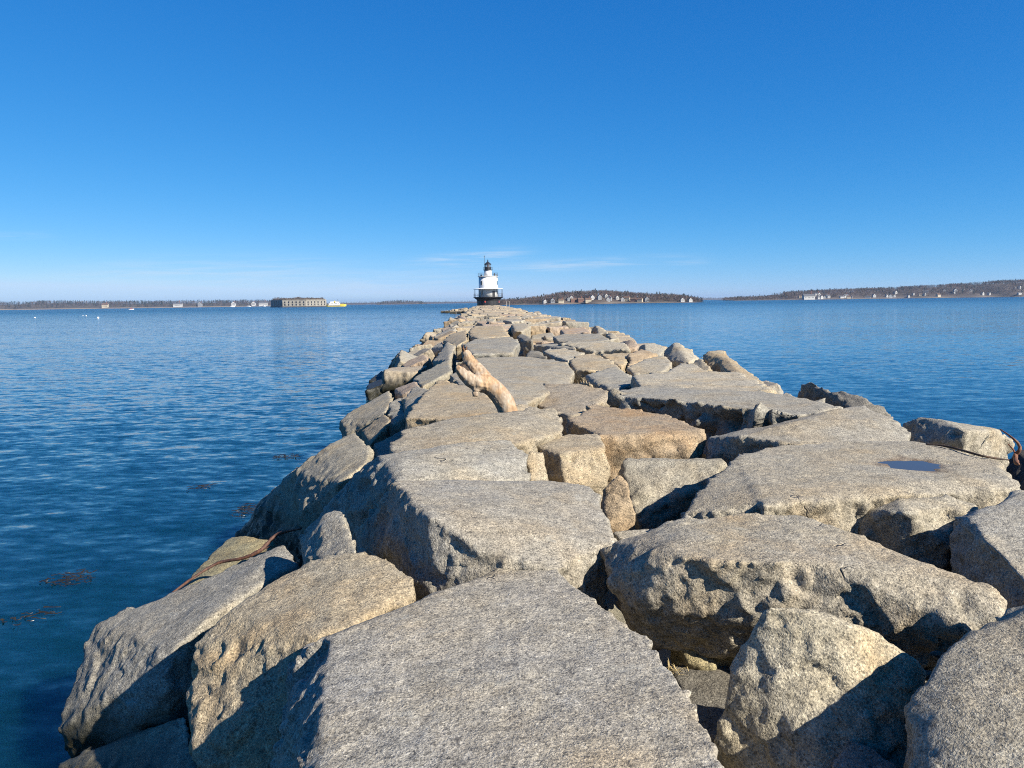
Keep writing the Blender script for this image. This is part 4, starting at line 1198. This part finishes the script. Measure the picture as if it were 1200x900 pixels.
for px, kd in ((205, 'long white'), (266, 'white'), (120, 'cream'), (290, 'white'), (228, 'grey'), (303, 'long white')):
    put_house(kd, lsh(px, .08) + Vector((0, 0, 2)), 1.5, .2, 'below the dark woods of the left shore', 'houses on the left shore')

# ------------------------------------------------------------------ boats and buoys
def buoy(px, py, r, label):
    c = P(px, py, SEA); o = empty('mooring_buoy', c); tag(o, label, 'buoy', 'white mooring buoys')
    bm = bmesh.new(); bmesh.ops.create_uvsphere(bm, u_segments=20, v_segments=14, radius=r, matrix=Matrix.Translation((0, 0, r * .45))); bm_obj('float', bm, WHITE, o, smooth=True)
    bm = bmesh.new(); lathe(bm, [(r * .16, r * 1.38), (r * .16, r * 1.6), (r * .05, r * 1.65)], 10); bm_obj('mooring_eye', bm, STEEL, o)


buoy(115, 373, .36, 'largest white mooring buoy floating at left')
buoy(101, 370.4, .24, 'small white buoy just left of the largest one')
buoy(97.2, 370.2, .18, 'tiny white buoy, second to the left of the largest one')
buoy(41, 372.6, .26, 'lone pale buoy farthest left on the water')


def boat(px, dist, L, label, mast, cab):
    o = empty('small_boat', at(px, dist, SEA), random.uniform(-.4, .4)); tag(o, label, 'boat', 'boats off the left shore')
    bm_obj('hull', hull_mesh([(-L / 2, L * .13, .1, L * .13), (-L * .2, L * .16, -.3, L * .12), (L * .2, L * .14, -.3, L * .13), (L / 2, .1, .2, L * .18)]), WHITE, o)
    bm = bmesh.new(); box(bm, -L * .2, L * .12, -L * .09, L * .09, L * .12, L * .24); c_ = bm_obj('cabin', bm, cab, o)
    bm = bmesh.new(); box(bm, -L * .17, L * .09, -L * .093, L * .093, L * .165, L * .21); bm_obj('window', bm, GLASS, c_)
    if mast:
        bm = bmesh.new(); tube(bm, [(0, 0, L * .2), (0, 0, L * 1.3)], .12, 6); tube(bm, [(0, 0, L * .32), (-L * .4, 0, L * .34)], .09, 6); bm_obj('mast', bm, WHITE, o)


boat(153.5, 1100, 7, 'small white boat with an orange red cabin on the left water', False, ORANGEB)
boat(272, 2300, 13, 'white sailing boat with bare mast off the left shore, left of the pair', True, WHITE)
boat(291.5, 2300, 13, 'white sailing boat with bare mast off the left shore, nearer the fort', True, WHITE)
boat(309, 2200, 14, 'white motor boat right beside the fort', False, WHITE)

# ------------------------------------------------------------------ haze
bm = bmesh.new(); box(bm, -9500, 9500, -400, 9400, -5.6, 48)
hz_ = bm_obj('haze', bm, None)
hm = bpy.data.materials.new('haze_air'); hm.use_nodes = True; nt = hm.node_tree; nt.nodes.clear()
out = nt.nodes.new('ShaderNodeOutputMaterial'); pv = nt.nodes.new('ShaderNodeVolumePrincipled')
pv.inputs['Color'].default_value = (.5, .72, 1.0, 1); pv.inputs['Density'].default_value = .8e-4; pv.inputs['Anisotropy'].default_value = .35
nt.links.new(pv.outputs[0], out.inputs['Volume']); hz_.data.materials.append(hm)
tag(hz_, kind='stuff')

# ------------------------------------------------------------------ light
SUN_EL = R(33); AZ = R(127)     # azimuth clockwise from +Y
w = bpy.data.worlds.new('World'); S.world = w; w.use_nodes = True
nt = w.node_tree; nt.nodes.clear(); g = NG(nt)
sky = g.n('ShaderNodeTexSky', sky_type='NISHITA'); sky.sun_disc = False
sky.sun_elevation = SUN_EL; sky.sun_rotation = AZ; sky.altitude = 0; sky.air_density = .6; sky.dust_density = 0; sky.ozone_density = 6.0
hs = g.n('ShaderNodeHueSaturation'); hs.inputs['Saturation'].default_value = 1.0; hs.inputs['Value'].default_value = 1.0
sp = g.n('ShaderNodeSeparateColor'); g.l(sky.outputs[0], sp.inputs[0]); cc = g.n('ShaderNodeCombineColor')
for i, (pw, k, top_) in enumerate(((1.6, .95, .36), (.8, .60, .50), (.5, .69, .66))):
    g.l(g.math('MINIMUM', g.math('MULTIPLY', g.math('POWER', g.math('MULTIPLY', sp.outputs[i], .1), pw), k * 10), top_ * 10), cc.inputs[i])
g.l(cc.outputs[0], hs.inputs['Color'])
tc = g.n('ShaderNodeTexCoord'); sx = g.n('ShaderNodeSeparateXYZ'); g.l(tc.outputs['Generated'], sx.inputs[0])
azn = g.math('DIVIDE', sx.outputs[0], sx.outputs[1]); eln = g.math('DIVIDE', sx.outputs[2], sx.outputs[1])
cv = g.n('ShaderNodeCombineXYZ'); g.l(g.math('MULTIPLY', azn, 9.0), cv.inputs[0]); g.l(g.math('MULTIPLY', eln, 150.0), cv.inputs[1])
streak = g.maprange(g.noise(cv.outputs[0], 1.0, 4, .6, .6), .36, .66, .1, 1, True)


def cirrus(px, py, w_, h_, tilt, k):
    d = ray(px, py); a0, e0 = d.x / d.y, d.z / d.y
    da = g.math('SUBTRACT', azn, a0); de = g.math('SUBTRACT', g.math('SUBTRACT', eln, e0), g.math('MULTIPLY', da, tilt))
    q = g.math('ADD', g.math('POWER', g.math('ABSOLUTE', g.math('DIVIDE', da, w_ / F)), 3.0), g.math('POWER', g.math('ABSOLUTE', g.math('DIVIDE', de, h_ / F)), 2.0))
    return g.math('MULTIPLY', g.math('EXPONENT', g.math('MULTIPLY', q, -1.0)), k)


cl = cirrus(545, 303, 62, 6, .09, .62)
for a in ((685, 309.5, 100, 5.0, .045, .5), (805, 308, 30, 3, .03, .16), (230, 320, 150, 16, .02, .30), (430, 332, 130, 12, .03, .26), (20, 276, 40, 4, 0, .12)):
    cl = g.math('ADD', cl, cirrus(*a))
cl = g.math('MULTIPLY', g.math('MULTIPLY', cl, streak), g.math('GREATER_THAN', sx.outputs[1], 0.05), True)
skc = g.mix(cl, hs.outputs[0], (4.6, 5.2, 6.0, 1))
bg = g.n('ShaderNodeBackground'); g.l(skc, bg.inputs[0]); bg.inputs[1].default_value = .0735
wo = g.n('ShaderNodeOutputWorld'); g.l(bg.outputs[0], wo.inputs[0])
sd = bpy.data.lights.new('sun', 'SUN'); sd.energy = 5.0; sd.angle = R(.53); sd.color = (1.0, .94, .84)
so = bpy.data.objects.new('sun', sd); COL.objects.link(so)
sv = Vector((math.sin(AZ) * math.cos(SUN_EL), math.cos(AZ) * math.cos(SUN_EL), math.sin(SUN_EL)))
so.rotation_euler = sv.to_track_quat('Z', 'Y').to_euler(); so.location = (30, -30, 40)

S.view_settings.view_transform = 'Standard'; S.view_settings.look = 'None'; S.view_settings.gamma = 1.0
S.view_settings.exposure = 1.1
S.render.engine = 'CYCLES'; S.cycles.pixel_filter_type = 'BLACKMAN_HARRIS'; S.cycles.filter_width = 1.05
S.cycles.max_bounces = 5; S.cycles.diffuse_bounces = 1; S.cycles.glossy_bounces = 3; S.cycles.transmission_bounces = 4; S.cycles.volume_bounces = 0
S.cycles.use_denoising = False
print('traced rocks', NROCK[0], 'objects', len(bpy.data.objects))
